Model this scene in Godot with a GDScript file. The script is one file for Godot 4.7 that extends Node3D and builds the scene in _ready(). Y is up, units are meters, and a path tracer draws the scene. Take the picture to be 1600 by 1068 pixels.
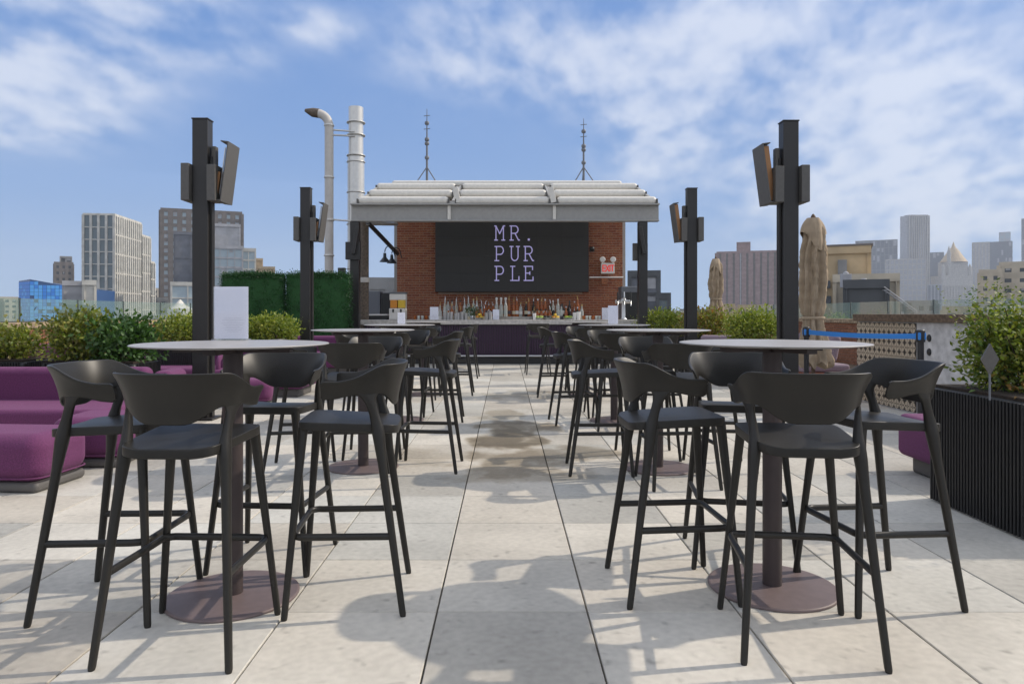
extends Node3D
# Rooftop bar terrace with high tables, bar stools, planters and a city skyline.
# Camera stands at (0, EYE, 0) and looks along -Z.

const EYE := 1.21
const FOCAL := 1113.0
var taken := {}
var M := {}

# ------------------------------------------------------------------ mesh collector
class MB:
	var v := PackedVector3Array()
	var n := PackedVector3Array()
	var uv := PackedVector2Array()
	var uv2 := PackedVector2Array()
	var col := PackedColorArray()
	var idx := PackedInt32Array()
	var use_uv := false
	var use_col := false
	# a,b,c counter-clockwise seen from outside
	func tri(a: Vector3, b: Vector3, c: Vector3) -> void:
		var m := (b - a).cross(c - a).normalized()
		var k := v.size()
		v.append(a); v.append(b); v.append(c)
		n.append(m); n.append(m); n.append(m)
		idx.append(k); idx.append(k + 2); idx.append(k + 1)
	func quad(a: Vector3, b: Vector3, c: Vector3, d: Vector3) -> void:
		var m := (b - a).cross(c - a)
		if m.length_squared() < 1e-14: m = (c - a).cross(d - a)
		m = m.normalized()
		var k := v.size()
		v.append(a); v.append(b); v.append(c); v.append(d)
		n.append(m); n.append(m); n.append(m); n.append(m)
		idx.append(k); idx.append(k + 2); idx.append(k + 1)
		idx.append(k); idx.append(k + 3); idx.append(k + 2)
	func box(c: Vector3, s: Vector3, b := Basis.IDENTITY) -> void:
		var h := s * 0.5
		var p := []
		for i in 8:
			p.append(c + b * Vector3(h.x if i & 1 else -h.x, h.y if i & 2 else -h.y, h.z if i & 4 else -h.z))
		quad(p[4], p[5], p[7], p[6]); quad(p[1], p[0], p[2], p[3])
		quad(p[5], p[1], p[3], p[7]); quad(p[0], p[4], p[6], p[2])
		quad(p[6], p[7], p[3], p[2]); quad(p[0], p[1], p[5], p[4])
	# box with rounded or chamfered edges
	func rbox(c: Vector3, s: Vector3, r: float, m := 1, b := Basis.IDENTITY) -> void:
		var h := s * 0.5
		r = minf(r, minf(h.x, minf(h.y, h.z)) * 0.999)
		var core := h - Vector3.ONE * r
		for axis in 3:
			var u := (axis + 1) % 3
			var w := (axis + 2) % 3
			for sg in [-1.0, 1.0]:
				var tu := _ticks(h[u], r, m)
				var tw := _ticks(h[w], r, m)
				var k := v.size()
				for i in tu.size():
					for j in tw.size():
						var p := Vector3.ZERO
						p[axis] = h[axis] * sg; p[u] = tu[i]; p[w] = tw[j]
						var q := p.clamp(-core, core)
						var d := (p - q).normalized()
						v.append(c + b * (q + d * r)); n.append(b * d)
				var nw := tw.size()
				for i in tu.size() - 1:
					for j in nw - 1:
						var a0 := k + i * nw + j
						if sg > 0.0:
							idx.append_array([a0, a0 + nw + 1, a0 + nw, a0, a0 + 1, a0 + nw + 1])
						else:
							idx.append_array([a0, a0 + nw, a0 + nw + 1, a0, a0 + nw + 1, a0 + 1])
	func _ticks(h: float, r: float, m: int) -> PackedFloat32Array:
		var t := PackedFloat32Array()
		for i in m + 1: t.append(-h + r * (1.0 - tan((1.0 - float(i) / m) * PI / 4)) if i > 0 else -h)
		for i in m + 1: t.append(-t[m - i])
		return t
	# rings of equal size, joined; smooth normals
	func loft(rings: Array, closed := true, cap_start := true, cap_end := true) -> void:
		var k := v.size()
		var c: int = rings[0].size()
		var acc := PackedVector3Array(); acc.resize(rings.size() * c)
		var pts := PackedVector3Array()
		for r in rings: pts.append_array(r)
		var last := c if closed else c - 1
		var id := PackedInt32Array()
		for i in rings.size() - 1:
			for j in last:
				var a := i * c + j
				var b := i * c + (j + 1) % c
				var d := a + c
				var e := b + c
				var m := (pts[e] - pts[a]).cross(pts[d] - pts[b])
				acc[a] += m; acc[b] += m; acc[d] += m; acc[e] += m
				id.append_array([k + a, k + e, k + b, k + a, k + d, k + e])
		for i in pts.size():
			v.append(pts[i]); n.append(acc[i].normalized())
		idx.append_array(id)
		for side in 2:
			if (side == 0 and not cap_start) or (side == 1 and not cap_end): continue
			var ring: PackedVector3Array = rings[0] if side == 0 else rings[-1]
			var mid := Vector3.ZERO
			for p in ring: mid += p
			mid /= c
			for j in c:
				if side == 0: tri(mid, ring[(j + 1) % c], ring[j])
				else: tri(mid, ring[j], ring[(j + 1) % c])
	# tube along points; rad is a number or an array
	func tube(pts: Array, rad, sides := 8, squash := 1.0) -> void:
		var rings := []
		var up := Vector3.UP
		var t0: Vector3 = (pts[1] - pts[0]).normalized()
		if absf(t0.dot(up)) > 0.9: up = Vector3.BACK
		var side := t0.cross(up).normalized()
		for i in pts.size():
			var t: Vector3 = (pts[mini(i + 1, pts.size() - 1)] - pts[maxi(i - 1, 0)]).normalized()
			side = (side - t * side.dot(t)).normalized()
			var o := side.cross(t)
			var r: float = rad[i] if rad is Array else rad
			var ring := PackedVector3Array()
			for j in sides:
				var a := TAU * j / sides
				ring.append(pts[i] + side * cos(a) * r + o * sin(a) * r * squash)
			rings.append(ring)
		loft(rings)
	# profile of (radius, height), sharp corners kept by repeating a point
	func lathe(prof: Array, sides: int, at := Vector3.ZERO, b := Basis.IDENTITY) -> void:
		var part := []
		for i in prof.size():
			if i > 0 and prof[i].is_equal_approx(prof[i - 1]):
				_lathe(part, sides, at, b); part = []
			part.append(prof[i])
		_lathe(part, sides, at, b)
	func _lathe(prof: Array, sides: int, at: Vector3, b: Basis) -> void:
		if prof.size() < 2: return
		var rings := []
		for q in prof:
			var ring := PackedVector3Array()
			for j in sides:
				var a := -TAU * j / sides
				ring.append(at + b * Vector3(cos(a) * q.x, q.y, sin(a) * q.x))
			rings.append(ring)
		loft(rings, true, false, false)
	func prism(poly: PackedVector2Array, y0: float, y1: float) -> void: # counter-clockwise in (x, -z)
		var tris := Geometry2D.triangulate_polygon(poly)
		for i in range(0, tris.size(), 3):
			var p := []
			for q in 3: p.append(poly[tris[i + q]])
			if (p[1] - p[0]).cross(p[2] - p[0]) < 0: p.reverse()
			tri(Vector3(p[0].x, y1, -p[0].y), Vector3(p[1].x, y1, -p[1].y), Vector3(p[2].x, y1, -p[2].y))
			tri(Vector3(p[2].x, y0, -p[2].y), Vector3(p[1].x, y0, -p[1].y), Vector3(p[0].x, y0, -p[0].y))
		for i in poly.size():
			var a := poly[i]
			var c := poly[(i + 1) % poly.size()]
			quad(Vector3(a.x, y0, -a.y), Vector3(c.x, y0, -c.y), Vector3(c.x, y1, -c.y), Vector3(a.x, y1, -a.y))
	func mesh() -> ArrayMesh:
		var a := []
		a.resize(Mesh.ARRAY_MAX)
		a[Mesh.ARRAY_VERTEX] = v; a[Mesh.ARRAY_NORMAL] = n; a[Mesh.ARRAY_INDEX] = idx
		if uv.size() == v.size() and uv.size() > 0: a[Mesh.ARRAY_TEX_UV] = uv
		if uv2.size() == v.size() and uv2.size() > 0: a[Mesh.ARRAY_TEX_UV2] = uv2
		if col.size() == v.size() and col.size() > 0: a[Mesh.ARRAY_COLOR] = col
		var m := ArrayMesh.new()
		m.add_surface_from_arrays(Mesh.PRIMITIVE_TRIANGLES, a)
		return m

# ------------------------------------------------------------------ scene helpers
func numbered(called: String) -> String:
	if not taken.has(called):
		taken[called] = 0
		return called
	taken[called] += 1
	return "%s_%03d" % [called, taken[called]]

func tag(o: Node, label: String, category: String, group := "", kind := "") -> void:
	if label: o.set_meta("label", label)
	if category: o.set_meta("category", category)
	if group: o.set_meta("group", group)
	if kind: o.set_meta("kind", kind)

func thing(called: String, label: String, category: String, at := Vector3.ZERO, turn := 0.0, group := "") -> Node3D:
	var o := Node3D.new()
	o.name = numbered(called)
	add_child(o)
	o.position = at
	o.rotation.y = turn
	tag(o, label, category, group)
	return o

func obj(called: String, shape, m: Material, parent: Node = null) -> MeshInstance3D:
	var o := MeshInstance3D.new()
	o.mesh = shape.mesh() if shape is MB else shape
	o.material_override = m
	o.cast_shadow = GeometryInstance3D.SHADOW_CASTING_SETTING_ON
	if parent == null or parent == self:
		o.name = numbered(called)
		add_child(o)
	else:
		o.name = called
		parent.add_child(o, true)
	return o

func struct(called: String, shape, m: Material) -> MeshInstance3D:
	var o := obj(called, shape, m)
	o.set_meta("kind", "structure")
	return o

func stuff(called: String, shape, m: Material, parent: Node = null) -> MeshInstance3D:
	var o := obj(called, shape, m, parent)
	o.set_meta("kind", "stuff")
	return o

func copy(o: Node3D, at: Vector3, turn: float, label: String) -> Node3D:
	var c: Node3D = o.duplicate()
	c.name = numbered(String(o.name))
	add_child(c)
	c.position = at
	c.rotation.y = turn
	c.set_meta("label", label)
	return c

func boxm(c: Vector3, s: Vector3, r := 0.0, m := 1) -> MB:
	var b := MB.new()
	if r > 0.0: b.rbox(c, s, r, m)
	else: b.box(c, s)
	return b

# where a line of sight measured on the photograph meets a given distance
func X(px: float, z: float) -> float: return (px - 790.0) / FOCAL * z
func Y(py: float, z: float) -> float: return EYE - (py - 489.0) / FOCAL * z

# ------------------------------------------------------------------ materials
func lin(r: float, g: float, b: float) -> Color: return Color(r, g, b).linear_to_srgb()

func mat(called: String, c: Color, rough := 0.6, metal := 0.0) -> StandardMaterial3D:
	var m := StandardMaterial3D.new()
	m.resource_name = called
	m.albedo_color = c
	m.roughness = rough
	m.metallic = metal
	M[called] = m
	return m

func noise_image(size: int, freq: float, lo: float, hi: float, sd: int, oct := 4, tint := Color.WHITE, kind := FastNoiseLite.TYPE_SIMPLEX_SMOOTH) -> Image:
	var f := FastNoiseLite.new()
	f.seed = sd; f.frequency = freq; f.fractal_octaves = oct; f.noise_type = kind
	var src := f.get_seamless_image(size, size)
	src.convert(Image.FORMAT_L8)
	var d := src.get_data()
	var out := PackedByteArray()
	out.resize(size * size * 3)
	for i in size * size:
		var t := lerpf(lo, hi, d[i] / 255.0)
		out[i * 3] = clampi(int(t * 255.0 * tint.r), 0, 255)
		out[i * 3 + 1] = clampi(int(t * 255.0 * tint.g), 0, 255)
		out[i * 3 + 2] = clampi(int(t * 255.0 * tint.b), 0, 255)
	var im := Image.create_from_data(size, size, false, Image.FORMAT_RGB8, out)
	im.generate_mipmaps()
	return im

func grain(m: StandardMaterial3D, tex: Texture2D, scale: float, bump: Texture2D = null, strength := 0.3, world := true) -> void:
	m.albedo_texture = tex
	m.uv1_triplanar = true
	m.uv1_world_triplanar = world
	m.uv1_scale = Vector3.ONE * scale
	if bump:
		m.normal_enabled = true
		m.normal_texture = bump
		m.normal_scale = strength

func normal_tex(size: int, freq: float, sd: int, strength := 4.0, oct := 4) -> ImageTexture:
	var f := FastNoiseLite.new()
	f.seed = sd; f.frequency = freq; f.fractal_octaves = oct
	var im := f.get_seamless_image(size, size)
	im.convert(Image.FORMAT_RGBA8)
	im.bump_map_to_normal_map(strength)
	im.generate_mipmaps()
	return ImageTexture.create_from_image(im)

func make_materials() -> void:
	var soft := ImageTexture.create_from_image(noise_image(512, 0.012, 0.78, 1.0, 3, 5))
	var fine := ImageTexture.create_from_image(noise_image(512, 0.08, 0.72, 1.0, 5, 3))
	var blotch := ImageTexture.create_from_image(noise_image(512, 0.02, 0.5, 1.0, 8, 5))
	var weave := normal_tex(256, 0.35, 11, 3.0, 2)
	var pits := normal_tex(512, 0.12, 12, 4.0, 4)
	M.soft = soft; M.fine = fine; M.blotch = blotch; M.pits = pits
	var faint := ImageTexture.create_from_image(noise_image(512, 0.02, 0.92, 1.0, 17, 4))
	var m := mat("stool_plastic", lin(0.019, 0.0175, 0.0148), 0.42)
	m.metallic_specular = 0.45; grain(m, faint, 2.3, normal_tex(256, 0.5, 13, 1.2, 2), 0.1, false); m.uv1_scale = Vector3.ONE * 4.0
	m = mat("table_top", lin(0.36, 0.345, 0.335), 0.38); grain(m, faint, 1.4)
	m = mat("table_metal", lin(0.06, 0.044, 0.044), 0.5); grain(m, faint, 1.7)
	m = mat("table_foot", lin(0.175, 0.132, 0.13), 0.5); grain(m, faint, 1.6)
	m = mat("paper", lin(0.74, 0.74, 0.83), 0.7)
	m = mat("acrylic", Color(0.95, 0.97, 1.0, 0.12), 0.04); m.transparency = BaseMaterial3D.TRANSPARENCY_ALPHA
	m = mat("post_metal", lin(0.02, 0.0185, 0.0175), 0.42); grain(m, faint, 0.9)
	m = mat("heater_shell", lin(0.1, 0.095, 0.088), 0.5); grain(m, faint, 1.5)
	m = mat("heater_bronze", lin(0.3, 0.155, 0.07), 0.4, 0.6)
	m = mat("purple", lin(0.16, 0.032, 0.125), 0.85); grain(m, fine, 1.6, weave, 0.35)
	m.rim_enabled = true; m.rim = 0.5; m.rim_tint = 0.6
	m = mat("mauve", lin(0.33, 0.25, 0.3), 0.85); grain(m, fine, 1.6, weave, 0.35)
	m = mat("sofa_foot", lin(0.1, 0.095, 0.09), 0.6)
	m = mat("planter_black", lin(0.012, 0.012, 0.0135), 0.5); grain(m, soft, 2.0)
	m = mat("soil", lin(0.05, 0.032, 0.02), 0.95); grain(m, blotch, 4.0, pits, 1.0)
	for a in [["leaf_light", 1.0], ["leaf_dark", 1.0], ["leaf_autumn", 1.0]]:
		m = mat(a[0], Color.WHITE, 0.5)
		m.vertex_color_use_as_albedo = true
		m.backlight_enabled = true
		m.backlight = Color(0.75, 0.8, 0.4)
		m.cull_mode = BaseMaterial3D.CULL_DISABLED
	m = mat("bark", lin(0.09, 0.06, 0.04), 0.9); grain(m, blotch, 8.0)
	m = mat("brick_a", lin(0.52, 0.16, 0.068), 0.85); grain(m, blotch, 2.2, pits, 0.6)
	m = mat("brick_b", lin(0.43, 0.118, 0.052), 0.85); grain(m, blotch, 2.6, pits, 0.6)
	m = mat("brick_c", lin(0.56, 0.21, 0.095), 0.85); grain(m, blotch, 1.9, pits, 0.6)
	m = mat("mortar", lin(0.55, 0.38, 0.28), 0.95); grain(m, fine, 2.0)
	m = mat("parapet_brick_a", lin(0.46, 0.2, 0.11), 0.85); grain(m, blotch, 2.2, pits, 0.6)
	m = mat("parapet_brick_b", lin(0.4, 0.165, 0.09), 0.85); grain(m, blotch, 2.6, pits, 0.6)
	m = mat("parapet_mortar", lin(0.4, 0.32, 0.24), 0.95); grain(m, fine, 2.0)
	m = mat("coping", lin(0.55, 0.42, 0.28), 0.8); grain(m, blotch, 1.1, pits, 0.4)
	m = mat("wood_cap", lin(0.24, 0.16, 0.1), 0.7); grain(m, blotch, 1.5)
	m = mat("glass_rail", Color(0.62, 0.75, 0.72, 0.16), 0.03); m.transparency = BaseMaterial3D.TRANSPARENCY_ALPHA
	m = mat("rail_metal", lin(0.09, 0.1, 0.1), 0.4, 0.4)
	m = mat("white_wall", lin(0.72, 0.7, 0.68), 0.85); grain(m, soft, 1.0, pits, 0.2)
	m = mat("umbrella_cloth", lin(0.48, 0.375, 0.26), 0.9); grain(m, soft, 1.2, weave, 0.3)
	m = mat("wood_pole", lin(0.2, 0.12, 0.07), 0.6); grain(m, blotch, 3.0)
	m = mat("belt_blue", lin(0.035, 0.22, 0.62), 0.7)
	m = mat("stanchion_metal", lin(0.02, 0.02, 0.022), 0.4)
	m = mat("white_paint", lin(0.7, 0.675, 0.62), 0.5); grain(m, faint, 0.8)
	m = mat("beam_grey", lin(0.34, 0.335, 0.32), 0.5); grain(m, faint, 0.7)
	m = mat("screen_black", lin(0.03, 0.029, 0.027), 0.5)
	m = mat("screen_letter", lin(0.42, 0.4, 0.62), 0.5)
	m.emission_enabled = true; m.emission = lin(0.42, 0.38, 0.74); m.emission_energy_multiplier = 0.32
	m = mat("bar_stone", lin(0.6, 0.57, 0.53), 0.35); grain(m, soft, 1.3)
	m = mat("bar_slat", lin(0.032, 0.008, 0.036), 0.45)
	m = mat("bar_dark", lin(0.02, 0.018, 0.02), 0.6)
	m = mat("steel", lin(0.62, 0.62, 0.62), 0.3, 0.95)
	m = mat("chimney_steel", lin(0.66, 0.65, 0.62), 0.34, 0.55); grain(m, faint, 0.6)
	m = mat("pipe_paint", lin(0.56, 0.53, 0.49), 0.6); grain(m, faint, 0.5)
	m = mat("rust_pipe", lin(0.2, 0.145, 0.1), 0.6); grain(m, blotch, 1.4)
	m = mat("lamp_black", lin(0.012, 0.018, 0.025), 0.35)
	m = mat("exit_white", lin(0.75, 0.72, 0.68), 0.45)
	m = mat("exit_red", lin(0.7, 0.05, 0.04), 0.5)
	m.emission_enabled = true; m.emission = lin(0.7, 0.03, 0.02); m.emission_energy_multiplier = 0.35
	m = mat("lens", Color(0.9, 0.92, 0.95, 0.35), 0.1); m.transparency = BaseMaterial3D.TRANSPARENCY_ALPHA
	m = mat("plastic_grey", lin(0.14, 0.15, 0.17), 0.5)
	m = mat("plastic_black", lin(0.02, 0.02, 0.02), 0.45)
	m = mat("lemon", lin(0.72, 0.48, 0.04), 0.45)
	m = mat("orange", lin(0.7, 0.27, 0.03), 0.45)
	m = mat("lime", lin(0.3, 0.42, 0.05), 0.45)
	for a in [["glass_clear", Color(0.84, 0.87, 0.85, 0.5)], ["glass_amber", Color(0.66, 0.36, 0.14, 0.85)], ["glass_green", Color(0.08, 0.2, 0.08, 0.88)], ["glass_dark", Color(0.07, 0.05, 0.04, 0.92)]]:
		m = mat(a[0], a[1], 0.08); m.transparency = BaseMaterial3D.TRANSPARENCY_ALPHA
	mat("label_cream", lin(0.66, 0.58, 0.42), 0.7); mat("label_white", lin(0.75, 0.74, 0.72), 0.7); mat("label_dark", lin(0.06, 0.05, 0.07), 0.6)
	mat("cap_gold", lin(0.5, 0.36, 0.14), 0.4, 0.6); mat("cap_black", lin(0.02, 0.02, 0.02), 0.4); mat("cap_silver", lin(0.6, 0.6, 0.62), 0.3, 0.8)
	# city
	for a in [["city_white", 0.68, 0.66, 0.6], ["city_grey", 0.3, 0.3, 0.3], ["city_brown", 0.2, 0.17, 0.15], ["city_pink", 0.38, 0.26, 0.24], ["city_tan", 0.62, 0.47, 0.28], ["city_cream", 0.64, 0.56, 0.43],
			["city_dark", 0.09, 0.095, 0.1], ["city_silver", 0.48, 0.48, 0.5], ["city_stone", 0.56, 0.53, 0.48], ["city_slate", 0.18, 0.19, 0.22], ["city_roof", 0.2, 0.2, 0.2]]:
		m = mat(a[0], lin(a[1], a[2], a[3]), 0.8); grain(m, soft, 0.05)
	mat("city_glass", lin(0.1, 0.14, 0.16), 0.12); mat("city_glass_dark", lin(0.035, 0.042, 0.048), 0.15); mat("city_glass_pale", lin(0.34, 0.42, 0.46), 0.15)
	mat("city_blue_a", lin(0.035, 0.24, 0.75), 0.4); mat("city_blue_b", lin(0.09, 0.4, 0.88), 0.4); mat("city_blue_c", lin(0.02, 0.07, 0.2), 0.15)
	m = mat("street", lin(0.12, 0.12, 0.115), 0.9); grain(m, blotch, 0.01)
	m = mat("subfloor", lin(0.025, 0.023, 0.02), 0.95)

# ------------------------------------------------------------------ sky
func make_sky(to_sun: Vector3) -> Sky:
	var w := 2048
	var h := 1024
	var fbm := FastNoiseLite.new()
	fbm.seed = 21; fbm.frequency = 2.1; fbm.fractal_octaves = 6; fbm.fractal_gain = 0.55
	fbm.domain_warp_enabled = true; fbm.domain_warp_amplitude = 0.35; fbm.domain_warp_frequency = 0.9
	var big := FastNoiseLite.new()
	big.seed = 4; big.frequency = 0.42; big.fractal_octaves = 3
	var wisp := FastNoiseLite.new()
	wisp.seed = 9; wisp.frequency = 5.5; wisp.fractal_octaves = 5
	var data := PackedFloat32Array()
	data.resize(w * h * 3)
	# cloud banks: azimuth (degrees to the right of the view), height, half widths, weight
	var banks := [[-33.5, 16.5, 7.5, 3.4, 0.72], [-35.0, 12.5, 5.0, 2.0, 0.5], [-27.0, 21.5, 7.5, 2.0, 0.55], [-14.6, 21.2, 2.6, 1.2, 0.5], [-20.0, 18.5, 3.0, 1.0, 0.25], [8.0, 20.0, 7.5, 4.0, 0.55], [11.0, 13.5, 4.0, 4.5, 0.5], [-4.0, 20.5, 6.0, 3.5, 0.42], [18.0, 21.5, 6.0, 2.4, 0.5], [24.0, 12.0, 8.5, 8.5, 0.46], [31.0, 15.0, 8.0, 7.0, 0.46], [33.0, 6.5, 9.0, 5.0, 0.5]]
	for y in h:
		var el := (0.5 - (y + 0.5) / h) * PI
		if el < -0.03:
			for x in w:
				var i := (y * w + x) * 3
				data[i] = 0.36; data[i + 1] = 0.37; data[i + 2] = 0.38
			continue
		var e := maxf(el, 0.0)
		var se := sin(e)
		var deg := rad_to_deg(e)
		# clear air
		var t := pow(1.0 - se, 3.2)
		var t2 := pow(1.0 - se, 9.0)
		var br := lerpf(lerpf(0.085, 0.185, t), 0.31, t2)
		var bg := lerpf(lerpf(0.195, 0.32, t), 0.44, t2)
		var bb := lerpf(lerpf(0.46, 0.57, t), 0.62, t2)
		var k := 1.0 / (se + 0.22)
		var ce := cos(e)
		for x in w:
			var az := wrapf((x + 0.5) / w * TAU, -PI, PI)
			var azd := rad_to_deg(az)
			var dx := sin(az) * ce * k
			var dz := -cos(az) * ce * k
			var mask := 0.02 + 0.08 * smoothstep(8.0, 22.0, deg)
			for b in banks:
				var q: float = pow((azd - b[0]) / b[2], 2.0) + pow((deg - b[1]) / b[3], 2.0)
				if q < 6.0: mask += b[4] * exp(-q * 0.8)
			# denser, brighter cloud added outside the view to lift the fill light
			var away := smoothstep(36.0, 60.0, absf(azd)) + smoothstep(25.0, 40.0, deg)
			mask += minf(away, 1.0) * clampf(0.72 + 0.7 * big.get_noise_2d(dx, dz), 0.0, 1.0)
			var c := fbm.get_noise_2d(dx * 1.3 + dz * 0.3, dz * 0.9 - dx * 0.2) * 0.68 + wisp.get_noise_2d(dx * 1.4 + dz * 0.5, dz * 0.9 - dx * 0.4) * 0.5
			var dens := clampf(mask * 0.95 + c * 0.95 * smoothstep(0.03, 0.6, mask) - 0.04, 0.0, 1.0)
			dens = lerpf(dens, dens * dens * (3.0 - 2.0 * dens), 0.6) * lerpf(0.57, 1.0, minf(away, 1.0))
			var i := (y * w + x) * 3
			# bright thin-cloud glow added round the unseen sun to soften its light
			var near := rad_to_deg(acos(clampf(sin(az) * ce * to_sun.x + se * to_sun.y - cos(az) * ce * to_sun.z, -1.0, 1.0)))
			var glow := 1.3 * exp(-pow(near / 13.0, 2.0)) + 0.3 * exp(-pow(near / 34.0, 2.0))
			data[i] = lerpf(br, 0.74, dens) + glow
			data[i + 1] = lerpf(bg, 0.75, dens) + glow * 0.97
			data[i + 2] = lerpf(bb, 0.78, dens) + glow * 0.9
	var im := Image.create_from_data(w, h, false, Image.FORMAT_RGBF, data.to_byte_array())
	var p := PanoramaSkyMaterial.new()
	p.panorama = ImageTexture.create_from_image(im)
	var s := Sky.new()
	s.sky_material = p
	return s

# ------------------------------------------------------------------ bar stool
func superpoint(a: float, hx: float, hz: float, p: float) -> Vector2:
	var c := cos(a)
	var s := sin(a)
	return Vector2(signf(c) * pow(absf(c), p) * hx, signf(s) * pow(absf(s), p) * hz)

func stool_seat() -> MB:
	var mb := MB.new()
	var rings := []
	# inset, drop below the seat surface
	for lv in [[0.05, -0.02], [0.009, -0.035], [0.001, -0.0335], [0.0, -0.029], [0.0, -0.0035], [0.0015, -0.0008], [0.005, 0.0], [0.012, -0.0003], [0.05, -0.003], [0.1, -0.007], [0.15, -0.009], [0.185, -0.0095]]:
		var ring := PackedVector3Array()
		for j in 64:
			var a := -TAU * (j + 0.5) / 64.0
			var q := superpoint(a, 0.193, 0.192, 0.2)
			var back := clampf(q.y / 0.192, 0.0, 1.0)
			q.x *= 1.0 - 0.13 * back
			q.y += 0.022 * back * (1.0 - pow(q.x / 0.2, 2.0))
			var f: float = 1.0 - lv[0] / 0.192
			q *= f
			var yy := 0.772 - 0.014 * smoothstep(-0.2, 0.2, q.y) - 0.018 * pow(maxf(q.y / 0.21, 0.0), 2.0) * (1.0 - pow(q.x / 0.2, 2.0))
			ring.append(Vector3(q.x, yy + lv[1], q.y))
		rings.append(ring)
	mb.loft(rings)
	return mb

func stool_plan(s: float, out: float) -> Vector3:
	var sa := 0.76
	var sg := signf(s)
	var a := absf(s)
	if a <= sa:
		var t := s / sa * PI / 2
		var p := Vector3(sg * pow(absf(sin(t)), 0.76) * 0.202, 0, pow(maxf(cos(t), 0.0), 0.72) * 0.192)
		var nn := Vector3(sin(t), 0, cos(t)).normalized()
		return p + nn * out
	var f := (a - sa) / (1.0 - sa)
	return Vector3(sg * (0.202 + 0.004 * f + out), 0, -f * 0.092)

func stool_back() -> MB:
	var mb := MB.new()
	var rings := []
	var nn := 56
	for i in nn + 1:
		var s := -1.0 + 2.0 * i / nn
		var a := absf(s)
		var top := 1.0 - 0.066 * smoothstep(0.42, 0.82, a)
		var bot := 0.828 + 0.058 * smoothstep(0.08, 0.46, a) - 0.004 * smoothstep(0.8, 1.0, a)
		var ends := pow(smoothstep(0.965, 1.0, a), 2.0)
		top -= 0.006 * ends; bot += 0.008 * ends - 0.016 * smoothstep(0.66, 0.86, a)
		var lean := lerpf(0.045, 0.022, smoothstep(0.3, 0.85, a))
		var th := lerpf(0.0135, 0.009, ends)
		var ring := PackedVector3Array()
		for k in 6: # outside, bottom to top
			var f := k / 5.0
			ring.append(stool_plan(s, lean * f * f * 0.6 + lean * f * 0.4 + th * 0.5) + Vector3(0, lerpf(bot, top, f), 0))
		ring.append(stool_plan(s, lean + th * 0.28) + Vector3(0, top + 0.004, 0))
		ring.append(stool_plan(s, lean - th * 0.28) + Vector3(0, top + 0.004, 0))
		for k in 6:
			var f := 1.0 - k / 5.0
			ring.append(stool_plan(s, lean * f * f * 0.6 + lean * f * 0.4 - th * 0.5) + Vector3(0, lerpf(bot, top, f), 0))
		ring.append(stool_plan(s, -th * 0.25) + Vector3(0, bot - 0.004, 0))
		ring.append(stool_plan(s, th * 0.25) + Vector3(0, bot - 0.004, 0))
		rings.append(ring)
	mb.loft(rings)
	return mb

func leg_loft(pts: Array) -> MB: # each point: centre, half width across, half width along z
	var mb := MB.new()
	var rings := []
	for p in pts:
		var ring := PackedVector3Array()
		for j in 12:
			var slim := 0.86 if p[0].y < 0.69 else 1.0
			var q := superpoint(-TAU * j / 12.0, p[1] * slim, p[2] * slim, 0.85)
			if p.size() > 3: q = q.rotated(p[3])
			ring.append(p[0] + Vector3(q.x, 0, q.y))
		rings.append(ring)
	mb.loft(rings)
	return mb

func make_stool() -> Node3D:
	var t := thing("bar_stool", "", "bar stool", Vector3.ZERO, 0.0, "bar stools around the high tables")
	obj("seat", stool_seat(), M.stool_plastic, t)
	obj("backrest", stool_back(), M.stool_plastic, t)
	for s in [-1.0, 1.0]:
		obj("leg", leg_loft([[Vector3(s * 0.236, 0, -0.23), 0.012, 0.013], [Vector3(s * 0.2355, 0.01, -0.2293), 0.0145, 0.0155], [Vector3(s * 0.2, 0.38, -0.2), 0.0165, 0.0175], [Vector3(s * 0.168, 0.715, -0.172), 0.0185, 0.0195], [Vector3(s * 0.164, 0.752, -0.168), 0.021, 0.021]]), M.stool_plastic, t)
		var L := [[0.0, 0.236, 0.235, 0.012, 0.013, 0.0], [0.01, 0.2355, 0.2338, 0.0145, 0.0155, 0.0], [0.3, 0.2125, 0.192, 0.017, 0.018, 0.0], [0.6, 0.19, 0.149, 0.0195, 0.021, 0.0], [0.70, 0.181, 0.136, 0.022, 0.025, 0.0], [0.735, 0.1775, 0.131, 0.022, 0.027, 0.0], [0.765, 0.1775, 0.125, 0.018, 0.0235, 0.05], [0.795, 0.179, 0.117, 0.0155, 0.02, 0.12], [0.825, 0.1815, 0.1085, 0.0135, 0.0205, 0.2], [0.848, 0.1845, 0.1015, 0.0115, 0.0235, 0.27], [0.864, 0.187, 0.096, 0.0095, 0.029, 0.31], [0.876, 0.189, 0.0925, 0.0078, 0.037, 0.34], [0.885, 0.1902, 0.0908, 0.0062, 0.045, 0.345], [0.898, 0.1915, 0.0895, 0.0045, 0.042, 0.345]]
		var pts := []
		for q in L: pts.append([Vector3(s * q[1], q[0], q[2]), q[3], q[4], s * q[5]])
		obj("leg", leg_loft(pts), M.stool_plastic, t)
	var path := []
	path.append(Vector3(-0.211, 0.312, 0.188)); path.append(Vector3(-0.2075, 0.314, 0.0)); path.append(Vector3(-0.206, 0.316, -0.15))
	for k in 6:
		var a := PI / 2 * (k + 0.5) / 6.0
		path.append(Vector3(-0.161 - 0.045 * cos(a), 0.317, -0.16 - 0.045 * sin(a)))
	var n0 := path.size()
	for k in n0: path.append(path[n0 - 1 - k] * Vector3(-1, 1, 1))
	var fb := MB.new()
	fb.tube(path, 0.0115, 10, 1.25)
	obj("footrest", fb, M.stool_plastic, t)
	return t

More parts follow.
